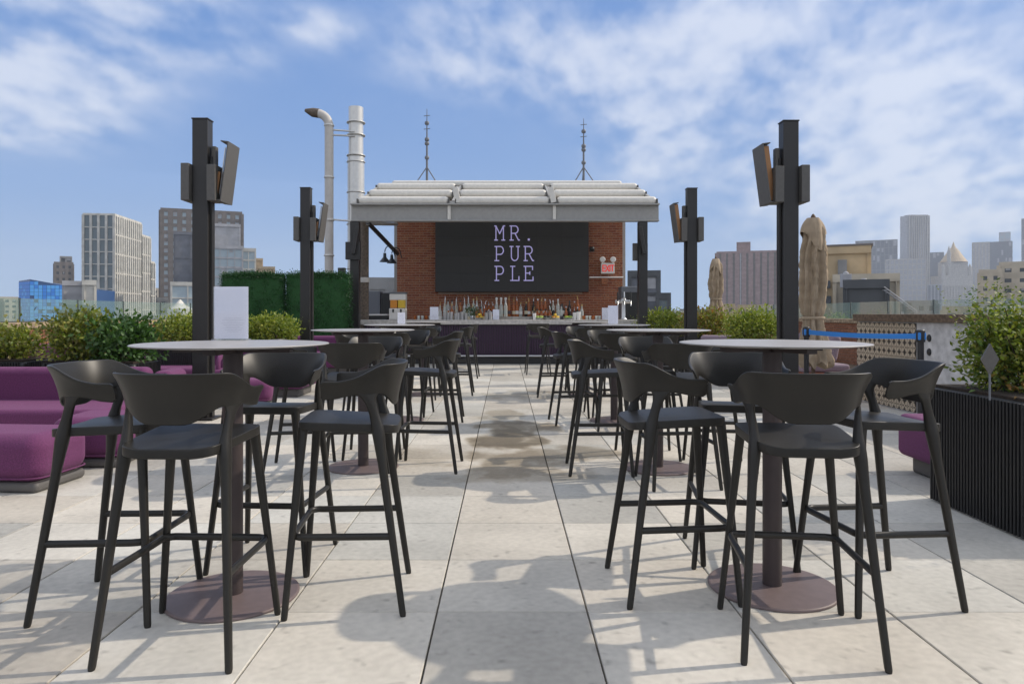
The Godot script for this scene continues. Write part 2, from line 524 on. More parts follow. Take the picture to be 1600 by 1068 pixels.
# ------------------------------------------------------------------ high table
func make_table() -> Node3D:
	var t := thing("high_table", "", "table", Vector3.ZERO, 0.0, "round high tables in two rows")
	var mb := MB.new()
	mb.lathe([Vector2(0, 1.068), Vector2(0.33, 1.068), Vector2(0.33, 1.068), Vector2(0.392, 1.0735), Vector2(0.399, 1.0755), Vector2(0.4005, 1.0775), Vector2(0.3985, 1.08), Vector2(0.394, 1.081), Vector2(0.394, 1.081), Vector2(0, 1.081)], 96)
	obj("table_top", mb, M.table_top, t)
	mb = MB.new()
	mb.lathe([Vector2(0.0, 0.012), Vector2(0.041, 0.012), Vector2(0.041, 0.012), Vector2(0.041, 1.04), Vector2(0.041, 1.04), Vector2(0.0, 1.04)], 32)
	obj("column", mb, M.table_metal, t)
	mb = MB.new()
	mb.box(Vector3(0, 1.054, 0), Vector3(0.5, 0.024, 0.05)); mb.box(Vector3(0, 1.0535, 0), Vector3(0.05, 0.023, 0.5))
	obj("top_bracket", mb, M.table_metal, t)
	mb = MB.new()
	mb.lathe([Vector2(0, 0.0), Vector2(0.272, 0.0), Vector2(0.272, 0.0), Vector2(0.2745, 0.003), Vector2(0.2745, 0.009), Vector2(0.271, 0.0125), Vector2(0.266, 0.0135), Vector2(0.266, 0.0135), Vector2(0.05, 0.016), Vector2(0, 0.016)], 72)
	obj("base_plate", mb, M.table_foot, t)
	return t

func menu_holder(at: Vector3, turn: float, w: float, h: float, label: String) -> void:
	var t := thing("menu_holder", label, "menu holder", at, turn, "white menus in clear stands")
	obj("base", boxm(Vector3(0, 0.003, 0), Vector3(w, 0.006, 0.07), 0.002), M.acrylic, t)
	obj("clear_front", boxm(Vector3(0, h / 2 + 0.006, 0.0035), Vector3(w + 0.006, h, 0.002)), M.acrylic, t)
	obj("sheet", boxm(Vector3(0, h / 2 + 0.006, 0), Vector3(w, h - 0.002, 0.0012)), M.paper, t)
	if w > 0.14: # lines of faint print
		var mb := MB.new()
		var y := h * 0.42
		for k in 9:
			var lw: float = w * [0.5, 0.62, 0.3, 0.66, 0.58, 0.42, 0.6, 0.52, 0.34][k]
			mb.box(Vector3(0.008, y, 0.0012), Vector3(lw, 0.0016, 0.0004))
			y -= h * 0.032
		stuff("print", mb, M.print_grey, t)

# ------------------------------------------------------------------ leaves
func leaf_mesh(sd: int, count: int, half: Vector3, size: float, cols: Array, box_like := 0.5, hollow := 0.55, lumps := 0.28) -> MB:
	var rng := RandomNumberGenerator.new()
	rng.seed = sd
	var f := FastNoiseLite.new()
	f.seed = sd; f.frequency = 1.1; f.fractal_octaves = 3
	var mb := MB.new()
	var tips := []
	var n_tips := maxi(count / 9, 20)
	for k in n_tips:
		var d := Vector3(rng.randfn(), rng.randfn() + 0.25, rng.randfn()).normalized()
		# between a ball and a box
		var q := d / maxf(absf(d.x), maxf(absf(d.y), absf(d.z)))
		d = d.lerp(q, box_like)
		var r := lerpf(hollow, 1.0, pow(rng.randf(), 0.55)) * (1.0 + lumps * 1.7 * f.get_noise_3dv(d * 1.7))
		tips.append([d * r, rng.randf()])
	for k in count:
		var tp: Array = tips[k % n_tips]
		var o: Vector3 = tp[0] * half
		var out: Vector3 = (tp[0] as Vector3).normalized()
		var spread := size * 2.6
		var p := o + Vector3(rng.randfn(), rng.randfn(), rng.randfn()) * spread * 0.5
		if p.y < -half.y: p.y = -half.y + rng.randf() * size
		var dir := (out * 0.7 + Vector3(rng.randfn(), rng.randfn() + 0.5, rng.randfn()) * 0.75).normalized()
		var side := dir.cross(Vector3(rng.randfn(), rng.randfn(), rng.randfn())).normalized()
		var up := side.cross(dir)
		var ln := size * rng.randf_range(0.7, 1.25)
		var wd := ln * rng.randf_range(0.24, 0.33)
		var base := p
		var c0: Color = cols[int(tp[1] * cols.size()) % cols.size()]
		var c1: Color = cols[rng.randi() % cols.size()]
		var c := c0.lerp(c1, 0.35) * rng.randf_range(0.75, 1.2)
		c.a = 1.0
		var k0 := mb.v.size()
		mb.v.append(base); mb.v.append(base + dir * ln * 0.5 + side * wd + up * wd * 0.35); mb.v.append(base + dir * ln); mb.v.append(base + dir * ln * 0.5 - side * wd + up * wd * 0.35)
		mb.n.append(up); mb.n.append((up - side * 0.4).normalized()); mb.n.append(up); mb.n.append((up + side * 0.4).normalized())
		for q in 4: mb.col.append(c)
		mb.idx.append_array([k0, k0 + 2, k0 + 1, k0, k0 + 3, k0 + 2])
	return mb

# leafy shoots that reach up and outwards from the foot of a shrub
func shoot_mesh(sd: int, count: int, half: Vector3, size: float, cols: Array) -> MB:
	var rng := RandomNumberGenerator.new()
	rng.seed = sd
	var mb := MB.new()
	for k in count:
		var b := Vector3(rng.randf_range(-0.75, 0.75) * half.x, 0.0, rng.randf_range(-0.75, 0.75) * half.z)
		var reach := rng.randf_range(1.35, 2.25) * half.y
		var e := b + Vector3(rng.randfn() * 0.4 * half.x, reach, rng.randfn() * 0.4 * half.z)
		var bow := Vector3(rng.randfn(), 0, rng.randfn()) * 0.12 * half.y
		var steps := int(reach / (size * 0.42))
		var c0: Color = cols[rng.randi() % cols.size()]
		for i in range(steps / 3, steps):
			var u := float(i) / steps
			var p := b.lerp(e, u) + bow * sin(PI * u)
			var ang := i * 2.4 + rng.randf() * 0.6
			var dir := (Vector3(cos(ang), rng.randf_range(0.25, 0.9), sin(ang))).normalized()
			var side := dir.cross(Vector3.UP).normalized().rotated(dir, rng.randfn() * 0.4)
			var up := side.cross(dir)
			var ln := size * rng.randf_range(0.65, 1.15) * (1.0 - 0.35 * u)
			var wd := ln * rng.randf_range(0.24, 0.32)
			var c: Color = c0.lerp(cols[rng.randi() % cols.size()], 0.3) * rng.randf_range(0.8, 1.2)
			c.a = 1.0
			var k0 := mb.v.size()
			mb.v.append(p); mb.v.append(p + dir * ln * 0.5 + side * wd + up * wd * 0.3); mb.v.append(p + dir * ln); mb.v.append(p + dir * ln * 0.5 - side * wd + up * wd * 0.3)
			mb.n.append(up); mb.n.append((up - side * 0.4).normalized()); mb.n.append(up); mb.n.append((up + side * 0.4).normalized())
			for q in 4: mb.col.append(c)
			mb.idx.append_array([k0, k0 + 2, k0 + 1, k0, k0 + 3, k0 + 2])
	return mb

func stems(sd: int, half: Vector3, y0: float, count: int, r := 0.008) -> MB:
	var rng := RandomNumberGenerator.new()
	rng.seed = sd
	var mb := MB.new()
	for k in count:
		var b := Vector3(rng.randf_range(-0.7, 0.7) * half.x, y0, rng.randf_range(-0.6, 0.6) * half.z)
		var e := Vector3(rng.randf_range(-0.95, 0.95) * half.x, y0 + half.y * rng.randf_range(1.1, 1.8), rng.randf_range(-0.9, 0.9) * half.z)
		var m := b.lerp(e, 0.5) + Vector3(rng.randfn(), 0, rng.randfn()) * 0.03
		mb.tube([b, m, e], [r, r * 0.7, r * 0.3], 5)
	return mb

# a black planter with vertical ribs
func planter_box(t: Node3D, w: float, d: float, h: float, rib := 0.03, single := false) -> void:
	obj("box", boxm(Vector3(0, h / 2, 0), Vector3(w, h, d), 0.05, 2), M.planter_black, t)
	var one := boxm(Vector3.ZERO, Vector3(rib * 0.55, h - 0.02, 0.014), 0.004).mesh()
	var all := MB.new()
	var sides := [[w, Vector3(0, 0, d / 2), 0.0], [w, Vector3(0, 0, -d / 2), PI], [d, Vector3(w / 2, 0, 0), PI / 2], [d, Vector3(-w / 2, 0, 0), -PI / 2]]
	for s in sides:
		var n := int((s[0] - 0.08) / rib)
		var b := Basis(Vector3.UP, s[2])
		for k in n:
			var x := (k - (n - 1) / 2.0) * rib
			var p: Vector3 = s[1] + b * Vector3(x, 0, 0.004) + Vector3(0, h / 2, 0)
			if single:
				var o := obj("rib", one, M.planter_black, t)
				o.transform = Transform3D(b, p)
			else:
				all.box(p, Vector3(rib * 0.55, h - 0.02, 0.014), b)
	if not single: stuff("ribs", all, M.planter_black, t)
	obj("soil", boxm(Vector3(0, h + 0.004, 0), Vector3(w - 0.06, 0.02, d - 0.06)), M.soil, t)

# ------------------------------------------------------------------ lounge furniture
func sofa(called: String, label: String, at: Vector3, turn: float, w: float, d: float, seat: float, back: float, category := "sofa", arms := false) -> void:
	var t := thing(called, label, category, at, turn, "purple lounge seats")
	obj("base", boxm(Vector3(0, 0.06, 0), Vector3(w - 0.16, 0.12, d - 0.16), 0.02), M.sofa_foot, t)
	obj("seat", boxm(Vector3(0, 0.12 + (seat - 0.12) / 2, 0), Vector3(w, seat - 0.12, d), 0.055, 4), M.purple, t)
	obj("backrest", boxm(Vector3(0, (back + seat - 0.1) / 2, -d / 2 + 0.1), Vector3(w, back - seat + 0.1, 0.2), 0.07, 4), M.purple, t)
	if arms:
		for s in [-1.0, 1.0]:
			var mb := MB.new()
			mb.tube([Vector3(s * (w / 2 - 0.05), seat - 0.03, d / 2 - 0.1), Vector3(s * (w / 2 - 0.05), seat + 0.1, d / 2 - 0.1), Vector3(s * (w / 2 - 0.05), seat + 0.17, d / 2 - 0.16), Vector3(s * (w / 2 - 0.05), seat + 0.18, 0), Vector3(s * (w / 2 - 0.05), seat + 0.18, -d / 2 + 0.1)], 0.035, 8)
			obj("armrest", mb, M.purple, t)

func ottoman(label: String, at: Vector3, turn: float, w: float, d: float, h: float) -> void:
	var t := thing("ottoman", label, "ottoman", at, turn, "purple ottomans")
	obj("plinth", boxm(Vector3(0, 0.035, 0), Vector3(w - 0.05, 0.07, d - 0.05), 0.03, 3), M.sofa_foot, t)
	obj("cushion", boxm(Vector3(0, 0.065 + (h - 0.065) / 2, 0), Vector3(w, h - 0.065, d), 0.11, 6), M.purple, t)
	var mb := MB.new() # piped seam
	var pts := []
	for k in 41:
		var q := superpoint(TAU * k / 40.0, w / 2 - 0.002, d / 2 - 0.002, 0.3)
		pts.append(Vector3(q.x, 0.1, q.y))
	mb.tube(pts, 0.006, 5)
	obj("piping", mb, M.purple, t)

# ------------------------------------------------------------------ heater post
func heater_post(at: Vector3, inner: float, height: float, label: String) -> void:
	var t := thing("heater_post", label, "post", at, 0.0, "dark posts carrying patio heaters")
	var mb := MB.new()
	mb.rbox(Vector3(0, height / 2, 0), Vector3(0.176, height, 0.15), 0.006)
	obj("post", mb, M.post_metal, t)
	obj("cap", boxm(Vector3(0, height + 0.008, 0), Vector3(0.19, 0.016, 0.164), 0.004), M.post_metal, t)
	obj("cable_cover", boxm(Vector3(inner * 0.104, height * 0.44, -0.02), Vector3(0.032, height * 0.88, 0.07), 0.006), M.post_metal, t)
	obj("foot_plate", boxm(Vector3(0, 0.012, 0), Vector3(0.34, 0.024, 0.3), 0.005), M.post_metal, t)
	var hy := height - 0.72
	# flat casings on both sides
	obj("heater_casing", boxm(Vector3(-inner * 0.139, hy, 0.0), Vector3(0.095, 0.42, 0.3), 0.008), M.heater_shell, t)
	obj("heater_casing", boxm(Vector3(inner * 0.155, hy - 0.01, 0.03), Vector3(0.1, 0.41, 0.24), 0.008), M.heater_shell, t)
	obj("bracket", boxm(Vector3(inner * 0.125, hy + 0.28, -0.04), Vector3(0.05, 0.3, 0.08), 0.004), M.heater_shell, t)
	# tilted heater with a bronze mirror facing the aisle
	var b := Basis(Vector3.BACK, inner * -0.13)
	var hp := Vector3(inner * 0.245, hy + 0.13, -0.06)
	var hn := Node3D.new()
	hn.name = "tilted_heater"; t.add_child(hn)
	hn.transform = Transform3D(b, hp)
	mb = MB.new()
	mb.box(Vector3(inner * 0.045, 0, 0), Vector3(0.012, 0.68, 0.34))
	mb.box(Vector3(0, 0.334, 0), Vector3(0.078, 0.012, 0.34)); mb.box(Vector3(0, -0.334, 0), Vector3(0.078, 0.012, 0.34))
	mb.box(Vector3(0, 0, -0.164), Vector3(0.078, 0.656, 0.012))
	obj("shell", mb, M.heater_shell, hn)
	mb = MB.new()
	if inner < 0.0: # open face seen from the terrace
		mb.rbox(Vector3(0.0, 0, 0.1), Vector3(0.074, 0.63, 0.04), 0.006)
	else:
		mb.rbox(Vector3(-0.022, -0.16, 0.12), Vector3(0.03, 0.3, 0.05), 0.006)
	obj("mirror", mb, M.heater_bronze, hn)
	mb = MB.new()
	for k in 3: mb.tube([Vector3(-inner * 0.01, -0.3, -0.06 + 0.07 * k), Vector3(-inner * 0.01, 0.28, -0.06 + 0.07 * k)], 0.008, 6)
	stuff("elements", mb, M.steel, hn)

# ------------------------------------------------------------------ closed umbrella
func umbrella(at: Vector3, h: float, low: float, label: String, sd: int) -> void:
	var t := thing("closed_umbrella", label, "umbrella", at, 0.3 * sd, "closed beige market umbrellas")
	var mb := MB.new()
	mb.tube([Vector3(0, 0.05, 0), Vector3(0, h - 0.06, 0)], 0.024, 12)
	obj("pole", mb, M.wood_pole, t)
	mb = MB.new()
	mb.lathe([Vector2(0, 0.0), Vector2(0.3, 0.0), Vector2(0.3, 0.0), Vector2(0.3, 0.05), Vector2(0.27, 0.065), Vector2(0.05, 0.075), Vector2(0.05, 0.075), Vector2(0.035, 0.4), Vector2(0, 0.4)], 32)
	obj("base", mb, M.post_metal, t)
	var f := FastNoiseLite.new()
	f.seed = 40 + sd; f.frequency = 1.2
	var rings := []
	var tie := low + 0.32 * (h - low)
	for i in 61:
		var u := i / 60.0
		var y := lerpf(low, h - 0.03, u)
		var r := 0.0
		if y < tie: r = lerpf(0.235, 0.12, smoothstep(low, tie, y))
		else: r = 0.118 + 0.052 * sin(PI * pow((y - tie) / (h - tie), 0.75))
		r *= 1.0 - 0.75 * smoothstep(0.93, 1.0, u)
		if absf(y - tie) < 0.03: r *= 0.93
		var ring := PackedVector3Array()
		for j in 96:
			var a := -TAU * j / 96.0
			var tw := a + 0.5 * u + 0.35 * f.get_noise_2d(u * 2.0, 3.0)
			var fold := 0.9 + 0.58 * (0.5 - absf(sin(tw * 4.0 + 0.9 * f.get_noise_2d(cos(a), u * 3.0)))) + 0.16 * (0.5 - absf(sin(tw * 8.5 + u * 3.0)))
			var rr := r * (fold * 0.82 + 0.1) * (1.0 + 0.12 * f.get_noise_3d(cos(a), sin(a), u * 0.9))
			ring.append(Vector3(cos(a) * rr, y + (0.05 * sin(a * 8.0) if i == 0 else 0.0), sin(a) * rr))
		rings.append(ring)
	mb = MB.new()
	mb.loft(rings, true, true, true)
	obj("canopy", mb, M.umbrella_cloth, t)
	# top vent flap hanging over the folded cloth
	rings = []
	for i in 13:
		var u := i / 12.0
		var y := lerpf(h - 0.3, h, u)
		var ring := PackedVector3Array()
		for j in 64:
			var a := -TAU * j / 64.0
			var r := lerpf(0.14, 0.075, pow(u, 2.6)) * (1.0 + 0.35 * (1.0 - u) * pow(maxf(0.0, cos(a + 0.5 + 0.3 * sd)), 3.0)) * (1.0 + 0.16 * sin(a * 4.0 + 0.6) * (1.0 - u) + 0.2 * f.get_noise_3d(cos(a) * 0.8, sin(a) * 0.8, 5.0))
			var drop := 0.12 * (1.0 - u) * sin(a * 2.0 + 0.4 + sd)
			ring.append(Vector3(cos(a) * r, y + drop, sin(a) * r))
		rings.append(ring)
	mb = MB.new()
	mb.loft(rings, true, false, true)
	obj("vent_flap", mb, M.umbrella_cloth, t)
	mb = MB.new()
	mb.lathe([Vector2(0.0, h - 0.01), Vector2(0.03, h), Vector2(0.03, h + 0.02), Vector2(0.012, h + 0.05), Vector2(0, h + 0.055)], 12)
	obj("finial", mb, M.wood_pole, t)
	mb = MB.new()
	mb.lathe([Vector2(0.135, tie - 0.015), Vector2(0.142, tie), Vector2(0.135, tie + 0.015)], 32)
	obj("tie_strap", mb, M.umbrella_cloth, t)

# ------------------------------------------------------------------ buildings
# glass core with piers and floor bands standing proud of it; origin at the middle of the front face's foot
func facade(mb: MB, w: float, y0: float, y1: float, at: Vector3, b: Basis, bay: float, floor_h: float, pier: float, band: float, deep := 0.35) -> void:
	var nb := maxi(1, int(round(w / bay)))
	for k in nb + 1:
		var x := -w / 2 + w * k / nb
		mb.box(at + b * Vector3(x, (y0 + y1) / 2, deep / 2), Vector3(pier, y1 - y0, deep), b)
	var nf := maxi(1, int(round((y1 - y0) / floor_h)))
	for k in nf + 1:
		var y := y0 + (y1 - y0) * k / nf
		mb.box(at + b * Vector3(0, y, deep * 0.36), Vector3(w, band, deep * 0.72), b)

func tower(called: String, label: String, at: Vector3, turn: float, w: float, d: float, y1: float, core: Material, frame: Material, bay: float, floor_h: float, pier: float, band: float, y0 := -45.0, deep := 0.4, seen_from := -12.0) -> Node3D:
	var t := thing(called, label, "building", at, turn, "")
	obj("core", boxm(Vector3(0, (y0 + y1) / 2, -d / 2), Vector3(w, y1 - y0, d)), core, t)
	var mb := MB.new()
	var lo := maxf(y0, seen_from)
	facade(mb, w, lo, y1, Vector3.ZERO, Basis.IDENTITY, bay, floor_h, pier, band, deep)
	facade(mb, d, lo, y1, Vector3(w / 2, 0, -d / 2), Basis(Vector3.UP, PI / 2), bay, floor_h, pier, band, deep)
	facade(mb, d, lo, y1, Vector3(-w / 2, 0, -d / 2), Basis(Vector3.UP, -PI / 2), bay, floor_h, pier, band, deep)
	stuff("frame", mb, frame, t)
	# drawn blinds and open panes behind the frames
	var rng := RandomNumberGenerator.new()
	rng.seed = called.hash()
	var bl := MB.new()
	for face in 3:
		var fw: float = [w, d, d][face]
		var fb := Basis(Vector3.UP, [0.0, PI / 2, -PI / 2][face])
		var fo: Vector3 = [Vector3.ZERO, Vector3(w / 2, 0, -d / 2), Vector3(-w / 2, 0, -d / 2)][face]
		var nx := maxi(1, int(round(fw / bay)))
		var ny := maxi(1, int(round((y1 - lo) / floor_h)))
		if nx * ny < 6 or nx * ny > 4000: continue
		var cw := fw / nx
		var chh := (y1 - lo) / ny
		for i in nx:
			for k in ny:
				if rng.randf() < 0.3:
					var part := rng.randf_range(0.3, 0.95) * (chh - band)
					bl.box(fo + fb * Vector3(-fw / 2 + cw * (i + 0.5), lo + chh * (k + 1) - band / 2 - part / 2, 0.04), Vector3((cw - pier) * rng.randf_range(0.45, 0.98), part, 0.08), fb)
	if bl.v.size() > 0: stuff("blinds", bl, M.city_silver, t)
	obj("roof", boxm(Vector3(0, y1 + 0.5, -d / 2), Vector3(w + deep * 2, 1.0, d + deep * 2)), frame, t)
	return t

# front face between two sight lines at distance z
func tower_px(called: String, label: String, px0: float, px1: float, py: float, z: float, d: float, core: Material, frame: Material, bay: float, floor_h: float, pier: float, band: float, turn := 0.0) -> Node3D:
	var x0 := X(px0, z)
	var x1 := X(px1, z)
	var a := atan2((x0 + x1) / 2, z) # its sides run along the street that leads away from us
	return tower(called, label, Vector3((x0 + x1) / 2, 0, -z), turn - a, (x1 - x0) * cos(a), d, Y(py, z), core, frame, bay, floor_h, pier, band)

func ordinal(k: int) -> String:
	return ["first", "second", "third", "fourth", "fifth", "sixth", "seventh", "eighth", "ninth", "tenth", "eleventh", "twelfth", "thirteenth", "fourteenth", "fifteenth", "sixteenth", "seventeenth", "eighteenth", "nineteenth", "twentieth"][k]

# ------------------------------------------------------------------ letters made of strokes
func stroke(mb: MB, a: Vector2, b: Vector2, w: float, at: Vector3, s: float, lift := 0.0) -> void:
	var d := b - a
	var ang := atan2(d.y, d.x)
	var mid := (a + b) / 2
	mb.box(at + Vector3(mid.x * s, mid.y * s, lift), Vector3((d.length() + w * 0.55) * s, w * s, 0.012), Basis(Vector3.BACK, ang))

func letter(ch: String, at: Vector3, s: float, m: Material, parent: Node) -> void:
	var mb := MB.new()
	var w := 0.072
	var segs := []
	var bowl := func(cx: float, cy: float, rx: float, ry: float, a0: float, a1: float):
		var prev := Vector2(cx + rx * cos(a0), cy + ry * sin(a0))
		for k in range(1, 11):
			var a := lerpf(a0, a1, k / 10.0)
			var q := Vector2(cx + rx * cos(a), cy + ry * sin(a))
			segs.append([prev, q]); prev = q
	match ch:
		"M":
			segs.append_array([[Vector2(0.1, 0), Vector2(0.1, 1)], [Vector2(0.7, 0), Vector2(0.7, 1)], [Vector2(0.1, 1), Vector2(0.4, 0.45)], [Vector2(0.4, 0.45), Vector2(0.7, 1)], [Vector2(-0.02, 0), Vector2(0.24, 0)], [Vector2(0.56, 0), Vector2(0.82, 0)], [Vector2(-0.02, 1), Vector2(0.12, 1)], [Vector2(0.68, 1), Vector2(0.82, 1)]])
		"R":
			segs.append_array([[Vector2(0.12, 0), Vector2(0.12, 1)], [Vector2(0.0, 0), Vector2(0.3, 0)], [Vector2(0.0, 1), Vector2(0.42, 1)], [Vector2(0.12, 0.48), Vector2(0.42, 0.48)], [Vector2(0.42, 0.48), Vector2(0.7, 0)], [Vector2(0.68, 0), Vector2(0.8, 0)]])
			bowl.call(0.42, 0.74, 0.25, 0.26, -PI / 2, PI / 2)
		"P":
			segs.append_array([[Vector2(0.14, 0), Vector2(0.14, 1)], [Vector2(0.0, 0), Vector2(0.34, 0)], [Vector2(0.0, 1), Vector2(0.44, 1)], [Vector2(0.14, 0.44), Vector2(0.44, 0.44)]])
			bowl.call(0.44, 0.72, 0.26, 0.28, -PI / 2, PI / 2)
		"U":
			segs.append_array([[Vector2(0.13, 0.3), Vector2(0.13, 1)], [Vector2(0.67, 0.3), Vector2(0.67, 1)], [Vector2(0.0, 1), Vector2(0.28, 1)], [Vector2(0.52, 1), Vector2(0.8, 1)]])
			bowl.call(0.4, 0.3, 0.27, 0.3, -PI, 0.0)
		"L":
			segs.append_array([[Vector2(0.22, 0), Vector2(0.22, 1)], [Vector2(0.05, 1), Vector2(0.42, 1)], [Vector2(0.05, 0), Vector2(0.74, 0)], [Vector2(0.74, 0), Vector2(0.74, 0.28)]])
		"E":
			segs.append_array([[Vector2(0.14, 0), Vector2(0.14, 1)], [Vector2(0.0, 1), Vector2(0.7, 1)], [Vector2(0.0, 0), Vector2(0.74, 0)], [Vector2(0.14, 0.52), Vector2(0.48, 0.52)], [Vector2(0.7, 1), Vector2(0.7, 0.76)], [Vector2(0.74, 0), Vector2(0.74, 0.26)], [Vector2(0.48, 0.62), Vector2(0.48, 0.42)]])
		".":
			segs.append_array([[Vector2(0.36, 0.04), Vector2(0.44, 0.04)]])
			w = 0.14
	var k := 0
	for q in segs:
		stroke(mb, q[0] * Vector2(0.88, 1), q[1] * Vector2(0.88, 1), w, at, s, 0.0006 * k)
		k += 1
	obj("letter", mb, m, parent)

# ================================================================== build
func _ready() -> void:
	# ---- camera
	var cam := Camera3D.new()
	cam.name = "camera"
	add_child(cam)
	cam.position = Vector3(0, EYE, 0)
	cam.near = 0.05; cam.far = 9000.0
	cam.projection = Camera3D.PROJECTION_FRUSTUM
	cam.size = 2.0 * 0.05 * 534.0 / FOCAL
	cam.frustum_offset = Vector2(0.05 * 10.0 / FOCAL, -0.05 * 45.0 / FOCAL)
	cam.current = true
	# ---- where the sun stands: to the right, a little ahead of the camera, about 40 degrees up
	var el := deg_to_rad(40.0)
	var ahead := deg_to_rad(15.0)
	var to_sun := Vector3(cos(el) * cos(ahead), sin(el), -cos(el) * sin(ahead))
	# ---- sky, air, exposure
	var env := Environment.new()
	env.background_mode = Environment.BG_SKY
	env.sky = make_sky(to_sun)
	env.background_energy_multiplier = 1.0
	env.tonemap_mode = Environment.TONE_MAPPER_LINEAR
	env.tonemap_exposure = 1.38
	env.sdfgi_enabled = true; env.ssao_enabled = true; env.ssil_enabled = true
	env.fog_enabled = true
	env.fog_density = 0.0003
	env.fog_light_color = Color(0.86, 0.9, 0.96)
	var we := WorldEnvironment.new()
	we.name = "world_environment"
	we.environment = env
	add_child(we)
	# ---- sun: from the right, a little ahead of the camera, about 40 degrees up
	var sun := DirectionalLight3D.new()
	sun.name = "sun"
	add_child(sun)
	sun.look_at_from_position(Vector3.ZERO, -to_sun)
	sun.light_energy = 0.74
	sun.light_color = Color(1.0, 0.95, 0.88)
	sun.light_angular_distance = 0.9
	sun.shadow_enabled = true

	make_materials()
	mat("print_grey", lin(0.5, 0.5, 0.6), 0.7)
	build_terrace()
	build_bar()
	build_city()
	build_seating()
	build_greenery()
	build_small_things()

# ------------------------------------------------------------------ terrace
const JX := -0.279
const JZ := 2.886
const TILE := 0.611

func floor_image() -> Image:
	# paving from x -8..8 and depth 0..20; concrete blotches and the brown water stain in the aisle
	var w := 1600
	var h := 2000
	var f := FastNoiseLite.new(); f.seed = 31; f.frequency = 0.012; f.fractal_octaves = 5
	var g := FastNoiseLite.new(); g.seed = 32; g.frequency = 0.22; g.fractal_octaves = 2
	var s := FastNoiseLite.new(); s.seed = 33; s.frequency = 0.02; s.fractal_octaves = 4
	var rng := RandomNumberGenerator.new(); rng.seed = 5
	var tone := {}
	# stains: centre x, depth, half width, half depth, strength
	var marks := [[0.02, 7.0, 0.3, 0.6, 0.75], [0.12, 7.6, 0.36, 0.5, 0.6], [0.05, 5.75, 0.4, 0.5, 0.5], [0.6, 6.15, 0.35, 0.3, 0.42], [0.1, 5.3, 0.45, 0.22, 0.25], [-0.1, 8.4, 0.25, 0.5, 0.3], [0.3, 10.5, 0.5, 0.5, 0.22], [-0.75, 6.0, 0.3, 0.35, 0.15]]
	var speck := FastNoiseLite.new(); speck.seed = 35; speck.frequency = 0.11; speck.fractal_octaves = 2
	var out := PackedByteArray()
	out.resize(w * h * 3)
	for y in h:
		var dz := (y + 0.5) / h * 20.0
		var kz := floori((dz - JZ) / TILE)
		for x in w:
			var wx := (x + 0.5) / w * 16.0 - 8.0
			var kx := floori((wx - JX) / TILE)
			var key := kz * 100 + kx
			if not tone.has(key): tone[key] = [rng.randf_range(0.85, 1.03), rng.randf_range(-0.012, 0.012)]
			var t: float = tone[key][0] + 0.1 * f.get_noise_2d(x, y) + 0.05 * g.get_noise_2d(x, y)
			var warm: float = tone[key][1]
			var st := 0.0
			for q in marks:
				var ax: float = absf(wx - q[0]) / q[2]
				var az: float = absf(dz - q[1]) / q[3]
				if ax < 2.2 and az < 2.2:
					st = maxf(st, q[4] * smoothstep(0.55, 0.1, ax * ax * 0.3 + az * az * 0.3 - 0.55 * s.get_noise_2d(x * 1.0, y * 0.7)))
			var sp := speck.get_noise_2d(x, y)
			if sp > 0.5: t *= 1.0 - 0.5 * (sp - 0.5)
			t *= 1.0 - 0.56 * st
			var i := (y * w + x) * 3
			out[i] = clampi(int(255.0 * t * (0.80 + warm)), 0, 255)
			out[i + 1] = clampi(int(255.0 * t * (0.782 - 0.07 * st)), 0, 255)
			out[i + 2] = clampi(int(255.0 * t * (0.742 - warm - 0.18 * st)), 0, 255)
	var im := Image.create_from_data(w, h, false, Image.FORMAT_RGB8, out)
	im.generate_mipmaps()
	return im

func paver(mb: MB, x0: float, x1: float, z0: float, z1: float) -> void: # z as depth, z0 nearer
	var c := 0.003
	var y := 0.0
	var p := func(a: float, h: float, b: float): return Vector3(a, h, -b)
	mb.quad(p.call(x0 + c, y, z0 + c), p.call(x1 - c, y, z0 + c), p.call(x1 - c, y, z1 - c), p.call(x0 + c, y, z1 - c))
	var q := [[x0, z0], [x1, z0], [x1, z1], [x0, z1]]
	var r := [[x0 + c, z0 + c], [x1 - c, z0 + c], [x1 - c, z1 - c], [x0 + c, z1 - c]]
	for i in 4:
		var j := (i + 1) % 4
		mb.quad(p.call(q[i][0], y - c, q[i][1]), p.call(q[j][0], y - c, q[j][1]), p.call(r[j][0], y, r[j][1]), p.call(r[i][0], y, r[i][1]))
		mb.quad(p.call(q[i][0], -0.04, q[i][1]), p.call(q[j][0], -0.04, q[j][1]), p.call(q[j][0], y - c, q[j][1]), p.call(q[i][0], y - c, q[i][1]))
	for i in range(mb.uv.size(), mb.v.size()):
		var a := mb.v[i]
		mb.uv.append(Vector2((a.x + 8.0) / 16.0, -a.z / 20.0))
		mb.uv2.append(Vector2(a.x, a.z) * 1.9)

